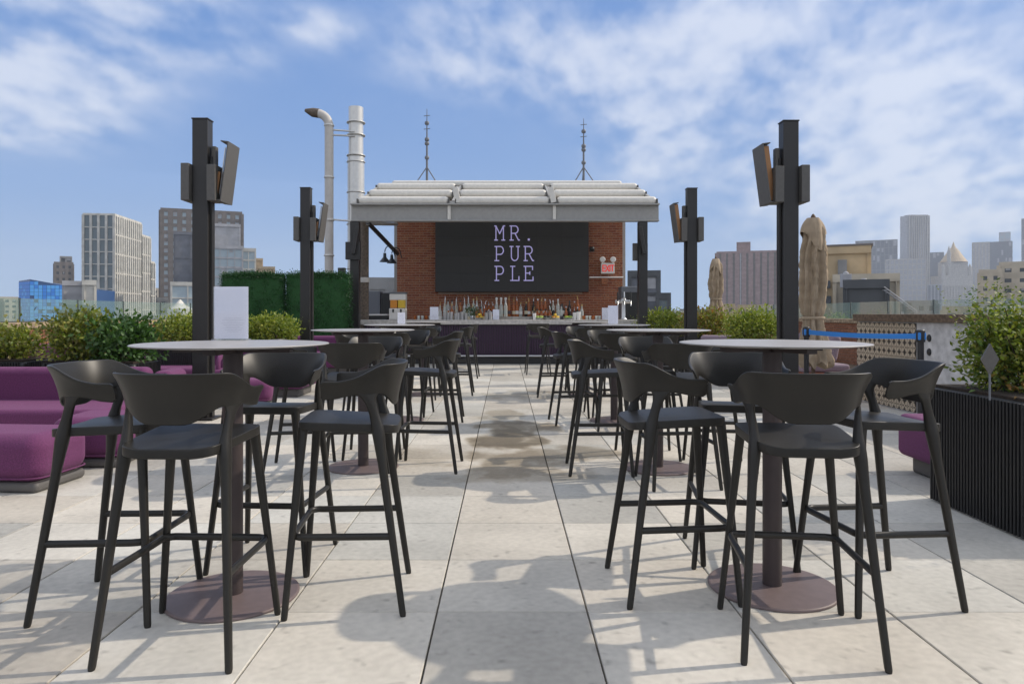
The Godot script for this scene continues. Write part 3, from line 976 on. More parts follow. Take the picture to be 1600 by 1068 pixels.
func build_terrace() -> void:
	var m := mat("paving", Color.WHITE, 0.72)
	m.albedo_texture = ImageTexture.create_from_image(floor_image())
	m.detail_enabled = true
	m.detail_uv_layer = BaseMaterial3D.DETAIL_UV_2
	m.detail_blend_mode = BaseMaterial3D.BLEND_MODE_MUL
	m.detail_albedo = ImageTexture.create_from_image(noise_image(1024, 0.16, 0.8, 1.06, 77, 4))
	var fl := Node3D.new()
	fl.name = "terrace_floor"; add_child(fl); fl.set_meta("kind", "structure")
	obj("bed", boxm(Vector3(0, -0.24, -8.5), Vector3(15.2, 0.4, 27)), M.subfloor, fl)
	var all := []
	for kz in range(-5, 28):
		for kx in range(-13, 13):
			var x0 := JX + kx * TILE
			var z0 := JZ + kz * TILE
			if x0 < -7.4 or x0 + TILE > 7.4 or z0 < 0.1 or z0 + TILE > 20.0: continue
			var zc := z0 + TILE / 2
			var xc := x0 + TILE / 2
			var seen := zc > 2.0 and absf(xc + 0.0) / zc < 0.78
			all.append([zc + (0.0 if seen else 1000.0) + absf(xc) * 0.02, x0, z0])
	all.sort_custom(func(a, b): return a[0] < b[0])
	var rest := MB.new()
	var count := 0
	for a in all:
		var x0: float = a[1] + 0.0035
		var x1: float = a[1] + TILE - 0.0035
		var z0: float = a[2] + 0.002
		var z1: float = a[2] + TILE - 0.002
		if count < 300:
			var mb := MB.new()
			paver(mb, x0, x1, z0, z1)
			obj("paver", mb, m, fl)
		else:
			paver(rest, x0, x1, z0, z1)
		count += 1
	stuff("far_pavers", rest, m, fl)

	# parapets with coping and glass rail, left and right and behind
	parapet("brick_parapet", "low orange brick parapet with tan stone coping along the left edge", -7.5, 1.045, 0.0, 22.0, 1.0)
	parapet("brick_parapet", "low brick parapet with tan coping along the right edge behind the umbrella", 7.5, 1.065, 0.0, 22.0, -1.0)
	for s in [-1.0, 1.0]:
		var gt := thing("glass_railing", ["clear glass railing standing on the left brick parapet", "clear glass railing standing on the right parapet before the hazy towers"][0 if s < 0 else 1], "railing", Vector3(s * 7.55, 1.05, 0), 0.0, "glass railings")
		for k in 14:
			var z0 := 0.55 + 1.5 * k
			obj("pane", boxm(Vector3(0, 0.205, -(z0 + 0.75)), Vector3(0.014, 0.37, 1.47)), M.glass_rail, gt)
			obj("post", boxm(Vector3(0, 0.2, -z0), Vector3(0.03, 0.4, 0.022), 0.004), M.rail_metal, gt)
		obj("shoe", boxm(Vector3(0, 0.018, -11.0), Vector3(0.06, 0.035, 21.5)), M.rail_metal, gt)
	# hotel block that carries the terrace
	var hb := thing("hotel_block", "building that carries the roof terrace", "building", Vector3.ZERO)
	obj("wall", boxm(Vector3(0, -23.0, -9.0), Vector3(15.6, 44.0, 28.4)), M.parapet_mortar, hb)

func parapet(called: String, label: String, x: float, top: float, z0: float, z1: float, inner: float) -> void:
	var t := thing(called, label, "parapet", Vector3(x, 0, 0), 0.0, "brick parapets")
	obj("core", boxm(Vector3(0, top / 2 - 0.55, -(z0 + z1) / 2), Vector3(0.26, top + 1.0, z1 - z0)), M.parapet_mortar, t)
	var z := z0
	while z < z1 - 0.1:
		obj("coping_stone", boxm(Vector3(0, top - 0.022, -(z + 0.5)), Vector3(0.36, 0.09, 0.994), 0.008), M.coping, t)
		z += 1.0
	var bm := boxm(Vector3.ZERO, Vector3(0.02, 0.057, 0.195), 0.004).mesh()
	var rest := MB.new()
	var rng := RandomNumberGenerator.new(); rng.seed = 15
	var n := 0
	for row in 13:
		var y := top - 0.1 - 0.0675 * row
		if y < 0.05: break
		var zz := z0 + (0.1 if row % 2 else 0.0)
		while zz < z1 - 0.2:
			var p := Vector3(inner * 0.138, y, -(zz + 0.1))
			if zz > 9.0 and zz < 16.5 and row < 8 and n < 299:
				var o := obj("brick", bm, M.parapet_brick_a if rng.randf() < 0.6 else M.parapet_brick_b, t)
				o.position = p
				n += 1
			else:
				rest.box(p, Vector3(0.02, 0.057, 0.195))
			zz += 0.2055
	stuff("far_bricks", rest, M.parapet_brick_a, t)

# ------------------------------------------------------------------ bar, pergola, plant room
func build_bar() -> void:
	var zb := 17.0
	# ---- brick plant room behind the bar
	var zw := 19.8
	var bx0 := X(620, zw)
	var bx1 := X(973, zw)
	var top := 4.35
	var br := thing("brick_bulkhead", "red brick rooftop house carrying the dark screen behind the bar", "building", Vector3(0, 0, -zw))
	obj("wall", boxm(Vector3((bx0 + bx1) / 2, top / 2, -2.02), Vector3(bx1 - bx0 - 0.02, top, 4.0)), M.mortar, br)
	var bm := boxm(Vector3.ZERO, Vector3(0.2, 0.055, 0.03), 0.004).mesh()
	var mats := [M.brick_a, M.brick_b, M.brick_c, M.brick_a]
	var rest := [MB.new(), MB.new(), MB.new()]
	var rng := RandomNumberGenerator.new(); rng.seed = 3
	var n := 0
	var sx0 := X(680, zw - 0.2) + 0.1
	var sx1 := X(920, zw - 0.2) - 0.1
	for row in 62:
		var y := 0.06 + row * 0.0685
		if y > top - 0.03: break
		var x := bx0
		while x < bx1 - 0.03:
			var w := minf(0.2 if row % 2 == 0 or x > bx0 else 0.095, bx1 - x)
			var c := x + w / 2
			var hid := c > sx0 and c < sx1 and y > 1.75 and y < 3.75
			if not hid:
				var kind := rng.randi() % 4
				if y > 1.45 and y < 3.25 and n < 298 and w > 0.19 and (c < sx0 or c > sx1):
					var o := obj("brick", bm, mats[kind], br)
					o.position = Vector3(c, y, -0.0295 + 0.003 * rng.randf())
					n += 1
				else:
					rest[kind % 3].box(Vector3(c, y, -0.029), Vector3(w, 0.055, 0.03))
			x += w + 0.0105
	for k in 3: stuff("far_bricks", rest[k], mats[k], br)
	obj("roof_edge", boxm(Vector3((bx0 + bx1) / 2, top + 0.06, -2.0), Vector3(bx1 - bx0 + 0.16, 0.12, 4.2), 0.01), M.beam_grey, br)

	# ---- screen
	var zs := 19.62
	var s0 := X(680, zs)
	var s1 := X(920, zs)
	var sy0 := Y(456, zs)
	var sy1 := Y(343, zs)
	var sc := thing("video_screen", "large dark screen with letters MR. PURPLE on brick wall", "screen", Vector3(0, 0, -zs))
	obj("cabinet", boxm(Vector3((s0 + s1) / 2, (sy0 + sy1) / 2, -0.07), Vector3(s1 - s0, sy1 - sy0, 0.13), 0.01), M.plastic_black, sc)
	# led modules
	var mw := (s1 - s0 - 0.02) / 6.0
	var mh := (sy1 - sy0 - 0.02) / 4.0
	for i in 6:
		for j in 4:
			obj("panel", boxm(Vector3(s0 + 0.01 + mw * (i + 0.5), sy0 + 0.01 + mh * (j + 0.5), 0.0), Vector3(mw - 0.0015, mh - 0.0015, 0.02), 0.001), M.screen_black, sc)
	var rows := [["M", "R", "."], ["P", "U", "R"], ["P", "L", "E"]]
	var ys := [375.0, 407.0, 438.0]
	for r in 3:
		for c in 3:
			var lh := 22.0 / FOCAL * zs
			letter(rows[r][c], Vector3(X([773.0, 796.5, 818.5][c], zs), Y(ys[r], zs), 0.017), lh, M.screen_letter, sc)

	# ---- bar counter
	var x0 := X(563, zb)
	var x1 := X(1001, zb)
	var bar := thing("bar_counter", "long bar with pale stone top and dark purple slatted front", "bar", Vector3(0, 0, -zb))
	obj("counter_top", boxm(Vector3((x0 + x1) / 2, 0.995, -0.3), Vector3(x1 - x0, 0.11, 0.78), 0.008), M.bar_stone, bar)
	obj("body", boxm(Vector3((x0 + x1) / 2, 0.5, -0.33), Vector3(x1 - x0 - 0.2, 0.86, 0.6)), M.bar_dark, bar)
	obj("kick_plinth", boxm(Vector3((x0 + x1) / 2, 0.06, -0.28), Vector3(x1 - x0 - 0.24, 0.12, 0.6)), M.plastic_black, bar)
	var one := boxm(Vector3.ZERO, Vector3(0.042, 0.72, 0.03), 0.006).mesh()
	var nsl := int((x1 - x0 - 0.24) / 0.06)
	for k in nsl:
		var o := obj("slat", one, M.bar_slat, bar)
		o.position = Vector3(x0 + 0.15 + 0.06 * k, 0.57, -0.017)
	var mb := MB.new()
	mb.tube([Vector3(x0 + 0.3, 0.2, 0.16), Vector3(x1 - 0.3, 0.2, 0.16)], 0.022, 10)
	obj("foot_rail", mb, M.steel, bar)
	for k in 7:
		var o := obj("rail_bracket", boxm(Vector3(x0 + 0.5 + (x1 - x0 - 1.0) * k / 6.0, 0.19, 0.07), Vector3(0.025, 0.025, 0.19)), M.steel, bar)
	# back shelf
	var zk := 18.9
	var sh := thing("back_bar", "pale stepped back shelf holding rows of bottles", "shelf", Vector3(0, 0, -zk))
	var k0 := X(648, zk)
	var k1 := X(985, zk)
	obj("cabinet", boxm(Vector3((k0 + k1) / 2, 0.47, -0.2), Vector3(k1 - k0, 0.94, 0.6)), M.bar_dark, sh)
	obj("shelf_top", boxm(Vector3((k0 + k1) / 2, 0.96, -0.2), Vector3(k1 - k0, 0.04, 0.66), 0.005), M.bar_stone, sh)
	var r0 := X(690, zk)
	var r1 := X(908, zk)
	obj("riser", boxm(Vector3((r0 + r1) / 2, 1.05, -0.25), Vector3(r1 - r0, 0.14, 0.3), 0.005), M.bar_stone, sh)
	build_bottles(zk, r0, r1)

	# ---- pergola
	var zp := 16.25
	var p0 := X(549, zp)
	var p1 := X(1029, zp)
	var pg := thing("pergola", "grey steel pergola with pale sloping louvres over the bar", "pergola", Vector3(0, 0, -zp))
	mb = MB.new() # I-beam with flanges
	var by0 := Y(345, zp)
	var by1 := Y(320, zp)
	mb.box(Vector3((p0 + p1) / 2, (by0 + by1) / 2, 0), Vector3(p1 - p0, by1 - by0 - 0.04, 0.05))
	mb.rbox(Vector3((p0 + p1) / 2, by1, 0.02), Vector3(p1 - p0, 0.035, 0.26), 0.006)
	mb.rbox(Vector3((p0 + p1) / 2, by0, 0.0), Vector3(p1 - p0, 0.03, 0.2), 0.006)
	obj("front_beam", mb, M.beam_grey, pg)
	for px in [702.0, 866.0]:
		obj("stiffener", boxm(Vector3(X(px, zp), (by0 + by1) / 2, 0.05), Vector3(0.07, by1 - by0 - 0.045, 0.06), 0.005), M.white_paint, pg)
	obj("gutter", boxm(Vector3((p0 + p1) / 2, by1 + 0.05, -0.02), Vector3(p1 - p0 - 0.02, 0.06, 0.16), 0.01), M.white_paint, pg)
	for s in [0, 1]:
		var xx: float = [X(555, zp), X(1004, zp)][s]
		obj("post", boxm(Vector3(xx, by0 / 2 - 0.01, 0), Vector3(0.2, by0 - 0.03, 0.2), 0.006), M.post_metal, pg)
		# heater casings on the front posts
		obj("heater_casing", boxm(Vector3(xx - 0.02, 2.62, 0.13 if s == 0 else -0.18), Vector3(0.34, 0.4, 0.1), 0.008), M.post_metal if s == 0 else M.heater_shell, pg)
		obj("heater_tilt", _tilted(Vector3(xx + [0.05, -0.05][s], 2.85, 0.2), Vector3(0.09, 0.62, 0.14), [-0.17, 0.17][s]), M.post_metal, pg)
	# rising rafters and rows of white louvres
	var zr := [16.2, 17.45, 18.55, 21.2]
	var hr := [Y(315.5, 16.2), Y(304, 17.45), Y(293.5, 18.55), Y(288.5, 21.2)]
	var L0 := X(558, 16.25)
	var L1 := X(1027, 16.25)
	for fx in [0.0, 0.318, 0.652, 1.0]:
		var xx := lerpf(L0 + 0.04, L1 - 0.04, fx)
		mb = MB.new()
		for i in 3:
			var a := Vector3(xx, hr[i] - 0.02, -(zr[i] - zp))
			var b := Vector3(xx, hr[i + 1] - 0.02, -(zr[i + 1] - zp))
			var d := b - a
			mb.box((a + b) / 2 + Vector3(0, 0, 0), Vector3(0.06, 0.1, d.length()), Basis(Vector3.RIGHT, atan2(d.y, -d.z)))
		obj("rafter", mb, M.beam_grey, pg)
	for i in 4:
		for k in 3:
			var a := lerpf(L0, L1, [0.0, 0.325, 0.66][k] + 0.004)
			var b := lerpf(L0, L1, [0.31, 0.645, 1.0][k] - 0.004)
			if i == 3 and k > 0: continue
			if i == 3: a = L0; b = L1
			mb = MB.new()
			var zz: float = -(zr[i] - zp)
			mb.rbox(Vector3((a + b) / 2, hr[i] + 0.03, zz), Vector3(b - a, 0.19, 0.19), 0.09, 5)
			var deep: float = [0.95, 0.85, 1.5, 1.0][i]
			mb.rbox(Vector3((a + b) / 2, hr[i] - 0.03 + deep * 0.1, zz - deep / 2 - 0.06), Vector3(b - a - 0.02, 0.03, deep), 0.008, 1, Basis(Vector3.RIGHT, 0.22))
			obj("louvre", mb, M.white_paint, pg)
			if i < 3:
				for e in [a, b]:
					obj("louvre_end", boxm(Vector3(e, hr[i] + 0.0, zz + 0.03), Vector3(0.035, 0.13, 0.12), 0.006), M.heater_shell, pg)
	for px in [714.0, 862.0]:
		obj("hinge_bracket", _tilted(Vector3(X(px, 16.3), Y(306, 16.3), 0.08), Vector3(0.13, 0.36, 0.12), 0.22), M.white_paint, pg)
	# back posts
	for px in [620.0, 973.0]:
		obj("post", boxm(Vector3(X(px, 21.2), 2.4, -(21.2 - zp)), Vector3(0.14, 4.8, 0.14)), M.beam_grey, pg)
	# diagonal brace and side beam
	mb = MB.new()
	mb.tube([Vector3(X(574, 17.2), Y(347, 17.2), -0.95), Vector3(X(621, 19.6), Y(396, 19.6), -3.35)], 0.055, 8)
	obj("brace", mb, M.post_metal, pg)
	mb = MB.new()
	mb.tube([Vector3(X(574, 17.2), Y(349, 17.2), -0.95), Vector3(X(620, 19.6), Y(350, 19.6), -3.35)], 0.045, 8)
	obj("side_rail", mb, M.beam_grey, pg)

	# ---- things on the roof behind
	var zc := 23.0
	var ch := thing("exhaust_pipe", "pale exhaust pipe with hooked end rising behind hedge panels", "pipe", Vector3(X(514, zc), 0, -zc))
	mb = MB.new()
	var r := 0.14
	var pts := [Vector3(0, 0, 0), Vector3(0, Y(350, zc), 0), Vector3(0, Y(197, zc), 0)]
	for k in 7:
		var a := PI / 2 * (k + 1) / 7.0 * 0.9
		pts.append(Vector3(-0.42 * (1 - cos(a)), Y(197, zc) + 0.42 * sin(a), 0))
	mb.tube(pts, r, 20)
	obj("shaft", mb, M.pipe_paint, ch)
	mb = MB.new()
	var e: Vector3 = pts[-1]
	mb.tube([e + Vector3(0.02, 0, 0), e + Vector3(-0.18, 0.03, 0), e + Vector3(-0.42, 0.1, 0)], [0.15, 0.145, 0.05], 20)
	obj("nozzle", mb, M.rust_pipe, ch)
	for py in [197.0, 278.0, 345.0, 400.0]:
		mb = MB.new(); mb.lathe([Vector2(r, 0), Vector2(r + 0.025, 0.0), Vector2(r + 0.025, 0.05), Vector2(r, 0.05)], 20, Vector3(0, Y(py, zc), 0))
		obj("collar", mb, M.chimney_steel, ch)
	var cm := thing("steel_chimney", "thick shiny steel chimney beside the hooked exhaust pipe", "chimney", Vector3(X(554, zc), 0, -zc - 0.2))
	mb = MB.new()
	mb.lathe([Vector2(0.27, 0), Vector2(0.27, Y(244, zc)), Vector2(0.27, Y(244, zc)), Vector2(0.235, Y(240, zc)), Vector2(0.235, Y(165, zc)), Vector2(0.235, Y(165, zc)), Vector2(0.2, Y(165, zc)), Vector2(0.2, Y(165, zc)), Vector2(0.2, Y(180, zc))], 28)
	obj("flue", mb, M.chimney_steel, cm)
	for py in [190.0, 210.0, 242.0, 252.0, 300.0, 350.0, 420.0]:
		mb = MB.new(); mb.lathe([Vector2(0.235, 0), Vector2(0.3, 0.0), Vector2(0.3, 0.035), Vector2(0.235, 0.035)], 28, Vector3(0, Y(py, zc), 0))
		obj("band", mb, M.chimney_steel, cm)
	var tb := thing("pipe_braces", "thin steel struts tying exhaust pipe to chimney", "strut", Vector3(X(514, zc), 0, -zc))
	for q in [[203.0, 206.0], [211.0, 213.0], [343.0, 346.0]]:
		mb = MB.new(); mb.tube([Vector3(0.13, Y(q[0], zc), 0.02), Vector3(0.85, Y(q[1], zc), 0.05)], 0.03, 6)
		obj("strut", mb, M.chimney_steel, tb)
	# antennas on the plant room roof
	for a in [[667.0, 170.0, "thin antenna mast on tripod standing above the roof's left part"], [912.0, 185.0, "thin antenna mast on tripod standing above the roof's right part"]]:
		var za := 22.5
		var t := thing("antenna_mast", a[2], "antenna", Vector3(X(a[0], za), 4.45, -za), 0.0, "rooftop antennas")
		var yt := Y(a[1], za) - 4.45
		mb = MB.new(); mb.tube([Vector3(0, 0, 0), Vector3(0, yt * 0.62, 0), Vector3(0, yt, 0)], [0.045, 0.03, 0.008], 8)
		obj("mast", mb, M.plastic_grey, t)
		for k in 3:
			var an := TAU * k / 3.0 + 0.5
			mb = MB.new(); mb.tube([Vector3(0.95 * cos(an), 0, 0.95 * sin(an)), Vector3(0, 1.38, 0)], 0.018, 6)
			obj("leg", mb, M.plastic_grey, t)
		for y in [yt * 0.86, yt * 0.7, yt * 0.66, yt * 0.52]:
			mb = MB.new(); mb.lathe([Vector2(0, -0.05), Vector2(0.06, -0.05), Vector2(0.075, 0), Vector2(0.06, 0.05), Vector2(0, 0.05)], 10, Vector3(0, y, 0))
			obj("insulator", mb, M.plastic_grey, t)
		for y in [yt * 0.93, yt * 0.8]:
			mb = MB.new(); mb.tube([Vector3(-0.1, y, 0), Vector3(0.1, y + 0.02, 0)], 0.012, 5)
			obj("spur", mb, M.plastic_grey, t)
	# vertical rusty pipe beside the pergola post
	mb = MB.new(); mb.tube([Vector3(0, 0, 0), Vector3(0, 3.55, 0)], 0.11, 18)
	var dp := thing("drain_pipe", "brown weathered vertical pipe beside the pergola's left post", "pipe", Vector3(X(569, 17.3), 0, -17.3))
	obj("shaft", mb, M.rust_pipe, dp)
	mb = MB.new(); mb.lathe([Vector2(0.11, 0), Vector2(0.125, 0), Vector2(0.125, 0.12), Vector2(0.11, 0.12)], 18, Vector3(0, Y(441, 17.3), 0))
	obj("collar", mb, M.pipe_paint, dp)
	# gooseneck lamps
	for a in [[601.0, 398.0, 409.0, 18.4, "black gooseneck barn lamp farther from the brick wall"], [612.0, 404.0, 411.0, 19.0, "black gooseneck barn lamp nearer to the brick wall"]]:
		var z: float = a[3]
		var t := thing("barn_lamp", a[4], "lamp", Vector3(X(a[0], z), Y(a[2], z), -z), 0.0, "gooseneck barn lamps")
		mb = MB.new(); mb.lathe([Vector2(0.035, 0.23), Vector2(0.045, 0.12), Vector2(0.085, 0.07), Vector2(0.14, 0.0), Vector2(0.135, 0.0), Vector2(0.08, 0.065), Vector2(0.03, 0.1)], 20)
		obj("lamp_shade", mb, M.lamp_black, t)
		pts = []
		for k in 9:
			var an := PI * k / 8.0
			pts.append(Vector3(0.11 - 0.11 * cos(an), 0.23 + 0.02 + 0.17 * sin(an), -0.1 * k / 8.0))
		pts.append(Vector3(0.24, 0.16, -0.2))
		mb = MB.new(); mb.tube(pts, 0.014, 6)
		obj("gooseneck", mb, M.lamp_black, t)
	# exit sign with emergency heads and conduit
	var zx := 19.66
	var ex := thing("exit_sign", "white EXIT sign with two emergency lamp heads on brick wall", "sign", Vector3(X(949.5, zx), Y(419, zx), -zx))
	obj("box", boxm(Vector3(0, 0, 0), Vector3(0.37, 0.29, 0.09), 0.01), M.exit_white, ex)
	var ks := 0
	for c in ["E", "X", "I", "T"]:
		mb = MB.new()
		var sg := {"E": [[0, 0, 0, 1], [0, 0, 0.5, 0], [0, 0.5, 0.42, 0.5], [0, 1, 0.5, 1]], "X": [[0, 0, 0.55, 1], [0, 1, 0.55, 0]], "I": [[0.15, 0, 0.15, 1]], "T": [[0.28, 0, 0.28, 1], [0, 1, 0.56, 1]]}
		var kk := 0
		for q in sg[c]:
			stroke(mb, Vector2(q[0], q[1]), Vector2(q[2], q[3]), 0.17, Vector3([-0.14, -0.055, 0.035, 0.08][ks], -0.08, 0.046), 0.16, 0.0005 * kk)
			kk += 1
		obj("letter", mb, M.exit_red, ex)
		ks += 1
	for s in [-1.0, 1.0]:
		mb = MB.new(); mb.lathe([Vector2(0, -0.06), Vector2(0.05, -0.05), Vector2(0.078, 0.0), Vector2(0.08, 0.04), Vector2(0.07, 0.05), Vector2(0, 0.045)], 16, Vector3(s * 0.145, 0.235, 0.02), Basis(Vector3.RIGHT, PI / 2 - 0.2))
		obj("lamp_head", mb, M.exit_white, ex)
		mb = MB.new(); mb.tube([Vector3(s * 0.14, 0.14, 0), Vector3(s * 0.145, 0.2, 0)], 0.018, 6)
		obj("neck", mb, M.exit_white, ex)
	var cd := thing("conduit", "pale conduit pipe crossing bricks under the exit sign", "conduit", Vector3(0, Y(433, zx), -zx))
	mb = MB.new(); mb.tube([Vector3(X(921, zx), 0, 0), Vector3(X(974, zx), 0, 0)], 0.022, 8)
	obj("pipe", mb, M.exit_white, cd)
	obj("junction_box", boxm(Vector3(X(944, zx), -0.11, 0.02), Vector3(0.17, 0.17, 0.1), 0.01), M.brick_c, cd)
	mb = MB.new(); mb.lathe([Vector2(0, 0.1), Vector2(0.06, 0.1), Vector2(0.065, 0), Vector2(0, 0)], 14, Vector3.ZERO, Basis(Vector3.RIGHT, PI / 2))
	var cmr := thing("camera_dome", "small black camera beside the screen's right edge", "camera", Vector3(X(925, zx), Y(389, zx), -zx))
	obj("housing", mb, M.plastic_black, cmr)
	obj("mount", boxm(Vector3(0, 0, 0.0), Vector3(0.14, 0.14, 0.02), 0.004), M.plastic_black, cmr)

func _tilted(at: Vector3, s: Vector3, a: float) -> MB:
	var mb := MB.new()
	mb.rbox(at, s, 0.008, 1, Basis(Vector3.BACK, a))
	return mb

func bottle_shape(kind: int) -> Array:
	return [
		[Vector2(0, 0), Vector2(0.036, 0), Vector2(0.038, 0.006), Vector2(0.038, 0.17), Vector2(0.03, 0.2), Vector2(0.014, 0.225), Vector2(0.0135, 0.29), Vector2(0, 0.29)],
		[Vector2(0, 0), Vector2(0.043, 0), Vector2(0.045, 0.006), Vector2(0.045, 0.13), Vector2(0.038, 0.165), Vector2(0.015, 0.19), Vector2(0.0145, 0.235), Vector2(0, 0.235)],
		[Vector2(0, 0), Vector2(0.037, 0), Vector2(0.038, 0.006), Vector2(0.037, 0.2), Vector2(0.026, 0.235), Vector2(0.0145, 0.26), Vector2(0.014, 0.33), Vector2(0, 0.33)]][kind]

func build_bottles(zk: float, r0: float, r1: float) -> void:
	var rng := RandomNumberGenerator.new(); rng.seed = 12
	var body := []
	var lab := []
	var cap := []
	var pour := []
	var tops := [0.29, 0.235, 0.33]
	var rad := [0.0385, 0.0455, 0.0375]
	for k in 3:
		var mb := MB.new(); mb.lathe(bottle_shape(k), 14); body.append(mb.mesh())
		mb = MB.new(); mb.lathe([Vector2(rad[k] + 0.0006, 0.05), Vector2(rad[k] + 0.0012, 0.052), Vector2(rad[k] + 0.0012, 0.115), Vector2(rad[k] + 0.0006, 0.117)], 14); lab.append(mb.mesh())
		mb = MB.new(); mb.lathe([Vector2(0.0165, tops[k] - 0.022), Vector2(0.0165, tops[k] + 0.012), Vector2(0.0165, tops[k] + 0.012), Vector2(0, tops[k] + 0.012)], 10); cap.append(mb.mesh())
		mb = MB.new(); mb.tube([Vector3(0, tops[k], 0), Vector3(0, tops[k] + 0.035, 0), Vector3(0.02, tops[k] + 0.075, 0)], [0.012, 0.007, 0.005], 6); pour.append(mb.mesh())
	var glass := [M.glass_clear, M.glass_amber, M.glass_green, M.glass_dark]
	var gname := ["clear glass", "amber", "green glass", "dark"]
	var lm := [M.label_cream, M.label_white, M.label_dark]
	var lname := ["cream", "white", "dark"]
	var cm := [M.cap_gold, M.cap_black, M.cap_silver]
	for row in 2:
		var n := 34 if row == 0 else 36
		for k in n:
			var x: float = lerpf(r0 + 0.06, r1 - 0.06, k / float(n - 1)) if row == 0 else lerpf(r0 - 0.03, r1 + 0.02, k / float(n - 1))
			x += rng.randf_range(-0.02, 0.02)
			if row == 1 and x > X(768, zk) and x < X(832, zk): continue
			var u := (x - r0) / (r1 - r0)
			var g := 0
			var q := rng.randf()
			if u < 0.35: g = 0 if q < 0.55 else 1
			elif u < 0.5: g = 0 if q < 0.35 else 1
			elif u < 0.75: g = 1 if q < 0.65 else (3 if q < 0.75 else 0)
			else: g = [0, 1, 2, 3][int(q * 3.99)]
			var kind := rng.randi() % 3
			if row == 0 and q < 0.4: kind = 2
			var l := rng.randi() % 3
			var place: String = ["on the upper step", "on the lower step"][row]
			var from := ""
			var half := n / 2
			if k < half: from = "%s from the left" % ordinal(mini(k, 19))
			else: from = "%s from the right" % ordinal(mini(n - 1 - k, 19))
			var t := thing("bottle", "%s bottle with %s label %s, %s" % [gname[g], lname[l], place, from], "bottle", Vector3(x, 1.12 if row == 0 else 0.98, -zk + (0.2 if row == 0 else -0.02) * -1.0), rng.randf() * TAU, "spirit bottles on the back bar")
			var s := rng.randf_range(1.2, 1.42)
			t.scale = Vector3.ONE * s
			obj("glass_body", body[kind], glass[g], t)
			obj("paper_label", lab[kind], lm[l], t)
			if rng.randf() < 0.6: obj("pour_spout", pour[kind], M.cap_silver if rng.randf() < 0.6 else M.cap_gold, t)
			else: obj("cap", cap[kind], cm[rng.randi() % 3], t)
	# three tall white topped bottles in the middle
	for k in 3:
		var z := zk + 0.08
		var t := thing("tall_bottle", "tall pale bottle with white neck in middle of the back bar, %s of three" % ordinal(k), "bottle", Vector3(X([776.0, 783.0, 790.0][k], z), 1.12, -z + 0.1), 0.0, "tall pale bottles")
		var mb := MB.new(); mb.lathe([Vector2(0, 0), Vector2(0.05, 0), Vector2(0.052, 0.01), Vector2(0.05, 0.28), Vector2(0.03, 0.33), Vector2(0, 0.33)], 16); obj("glass_body", mb, M.glass_clear, t)
		mb = MB.new(); mb.lathe([Vector2(0.031, 0.325), Vector2(0.022, 0.36), Vector2(0.02, 0.43), Vector2(0.033, 0.46), Vector2(0.03, 0.5), Vector2(0, 0.51)], 16); obj("neck", mb, M.label_white, t)
	# steel cups and jars on the counter
	var cup := MB.new(); cup.lathe([Vector2(0, 0), Vector2(0.036, 0), Vector2(0.045, 0.16), Vector2(0.045, 0.16), Vector2(0.041, 0.16), Vector2(0.034, 0.01), Vector2(0, 0.01)], 16)
	var cupm := cup.mesh()
	var spots := [695.0, 700.0, 705.0, 712.0, 716.0, 722.0, 728.0, 760.0, 766.0, 835.0, 898.0, 904.0]
	for k in spots.size():
		var z := 17.45
		var o := obj("shaker_cup", cupm, M.steel if k < 9 else M.label_white)
		o.position = Vector3(X(spots[k], z), 1.05, -z)
		o.scale = Vector3.ONE * (1.0 + 0.2 * ((k * 7) % 3) / 2.0)
		tag(o, "%s cup on the bar counter, %s of twelve from the left" % ["steel shaker" if k < 9 else "white", ordinal(k)], "cup", "cups on the bar")
	# bowls of fruit
	for a in [[749.0, "lemon", "bowl heaped with yellow fruit on the bar", 9], [868.0, "lemon", "tray of cut yellow fruit on the bar's right part", 8], [856.0, "plastic_black", "dark heap of garnish beside the yellow fruit", 6], [843.0, "lime", "tub of lime wedges beside a white cup", 5], [888.0, "lime", "tub of lime pieces near the counter's right end", 5]]:
		var z := 17.5
		var t := thing("fruit_bowl", a[2], "bowl", Vector3(X(a[0], z), 1.05, -z), 0.0, "garnish bowls on the bar")
		var mb := MB.new(); mb.lathe([Vector2(0, 0), Vector2(0.06, 0), Vector2(0.11, 0.05), Vector2(0.115, 0.05), Vector2(0.105, 0.045), Vector2(0.05, 0.012), Vector2(0, 0.012)], 18)
		obj("bowl", mb, M.glass_clear, t)
		for k in a[3]:
			mb = MB.new()
			var an: float = k * 2.4
			var rr: float = 0.065 if k < 6 else 0.025
			mb.lathe([Vector2(0, -0.036), Vector2(0.026, -0.026), Vector2(0.036, 0), Vector2(0.026, 0.026), Vector2(0, 0.036)], 12, Vector3(cos(an) * rr, 0.06 if k < 6 else 0.12, sin(an) * rr), Basis(Vector3(1, 0.3, 0.2).normalized(), k * 1.3))
			obj("fruit", mb, M.orange if (a[1] == "lemon" and k % 4 == 1) else M[a[1]], t)
	# potted herb
	var hz := 17.6
	var ht := thing("herb_pot", "small green herb plant among the steel cups", "plant", Vector3(X(738, hz), 1.05, -hz))
	var pm := MB.new(); pm.lathe([Vector2(0, 0), Vector2(0.05, 0), Vector2(0.06, 0.1), Vector2(0, 0.1)], 14); obj("pot", pm, M.steel, ht)
	var lm2 := leaf_mesh(71, 260, Vector3(0.11, 0.09, 0.1), 0.045, [Color(0.05, 0.1, 0.03), Color(0.08, 0.14, 0.04)])
	var lo := obj("foliage", lm2, M.leaf_dark, ht); lo.position.y = 0.17

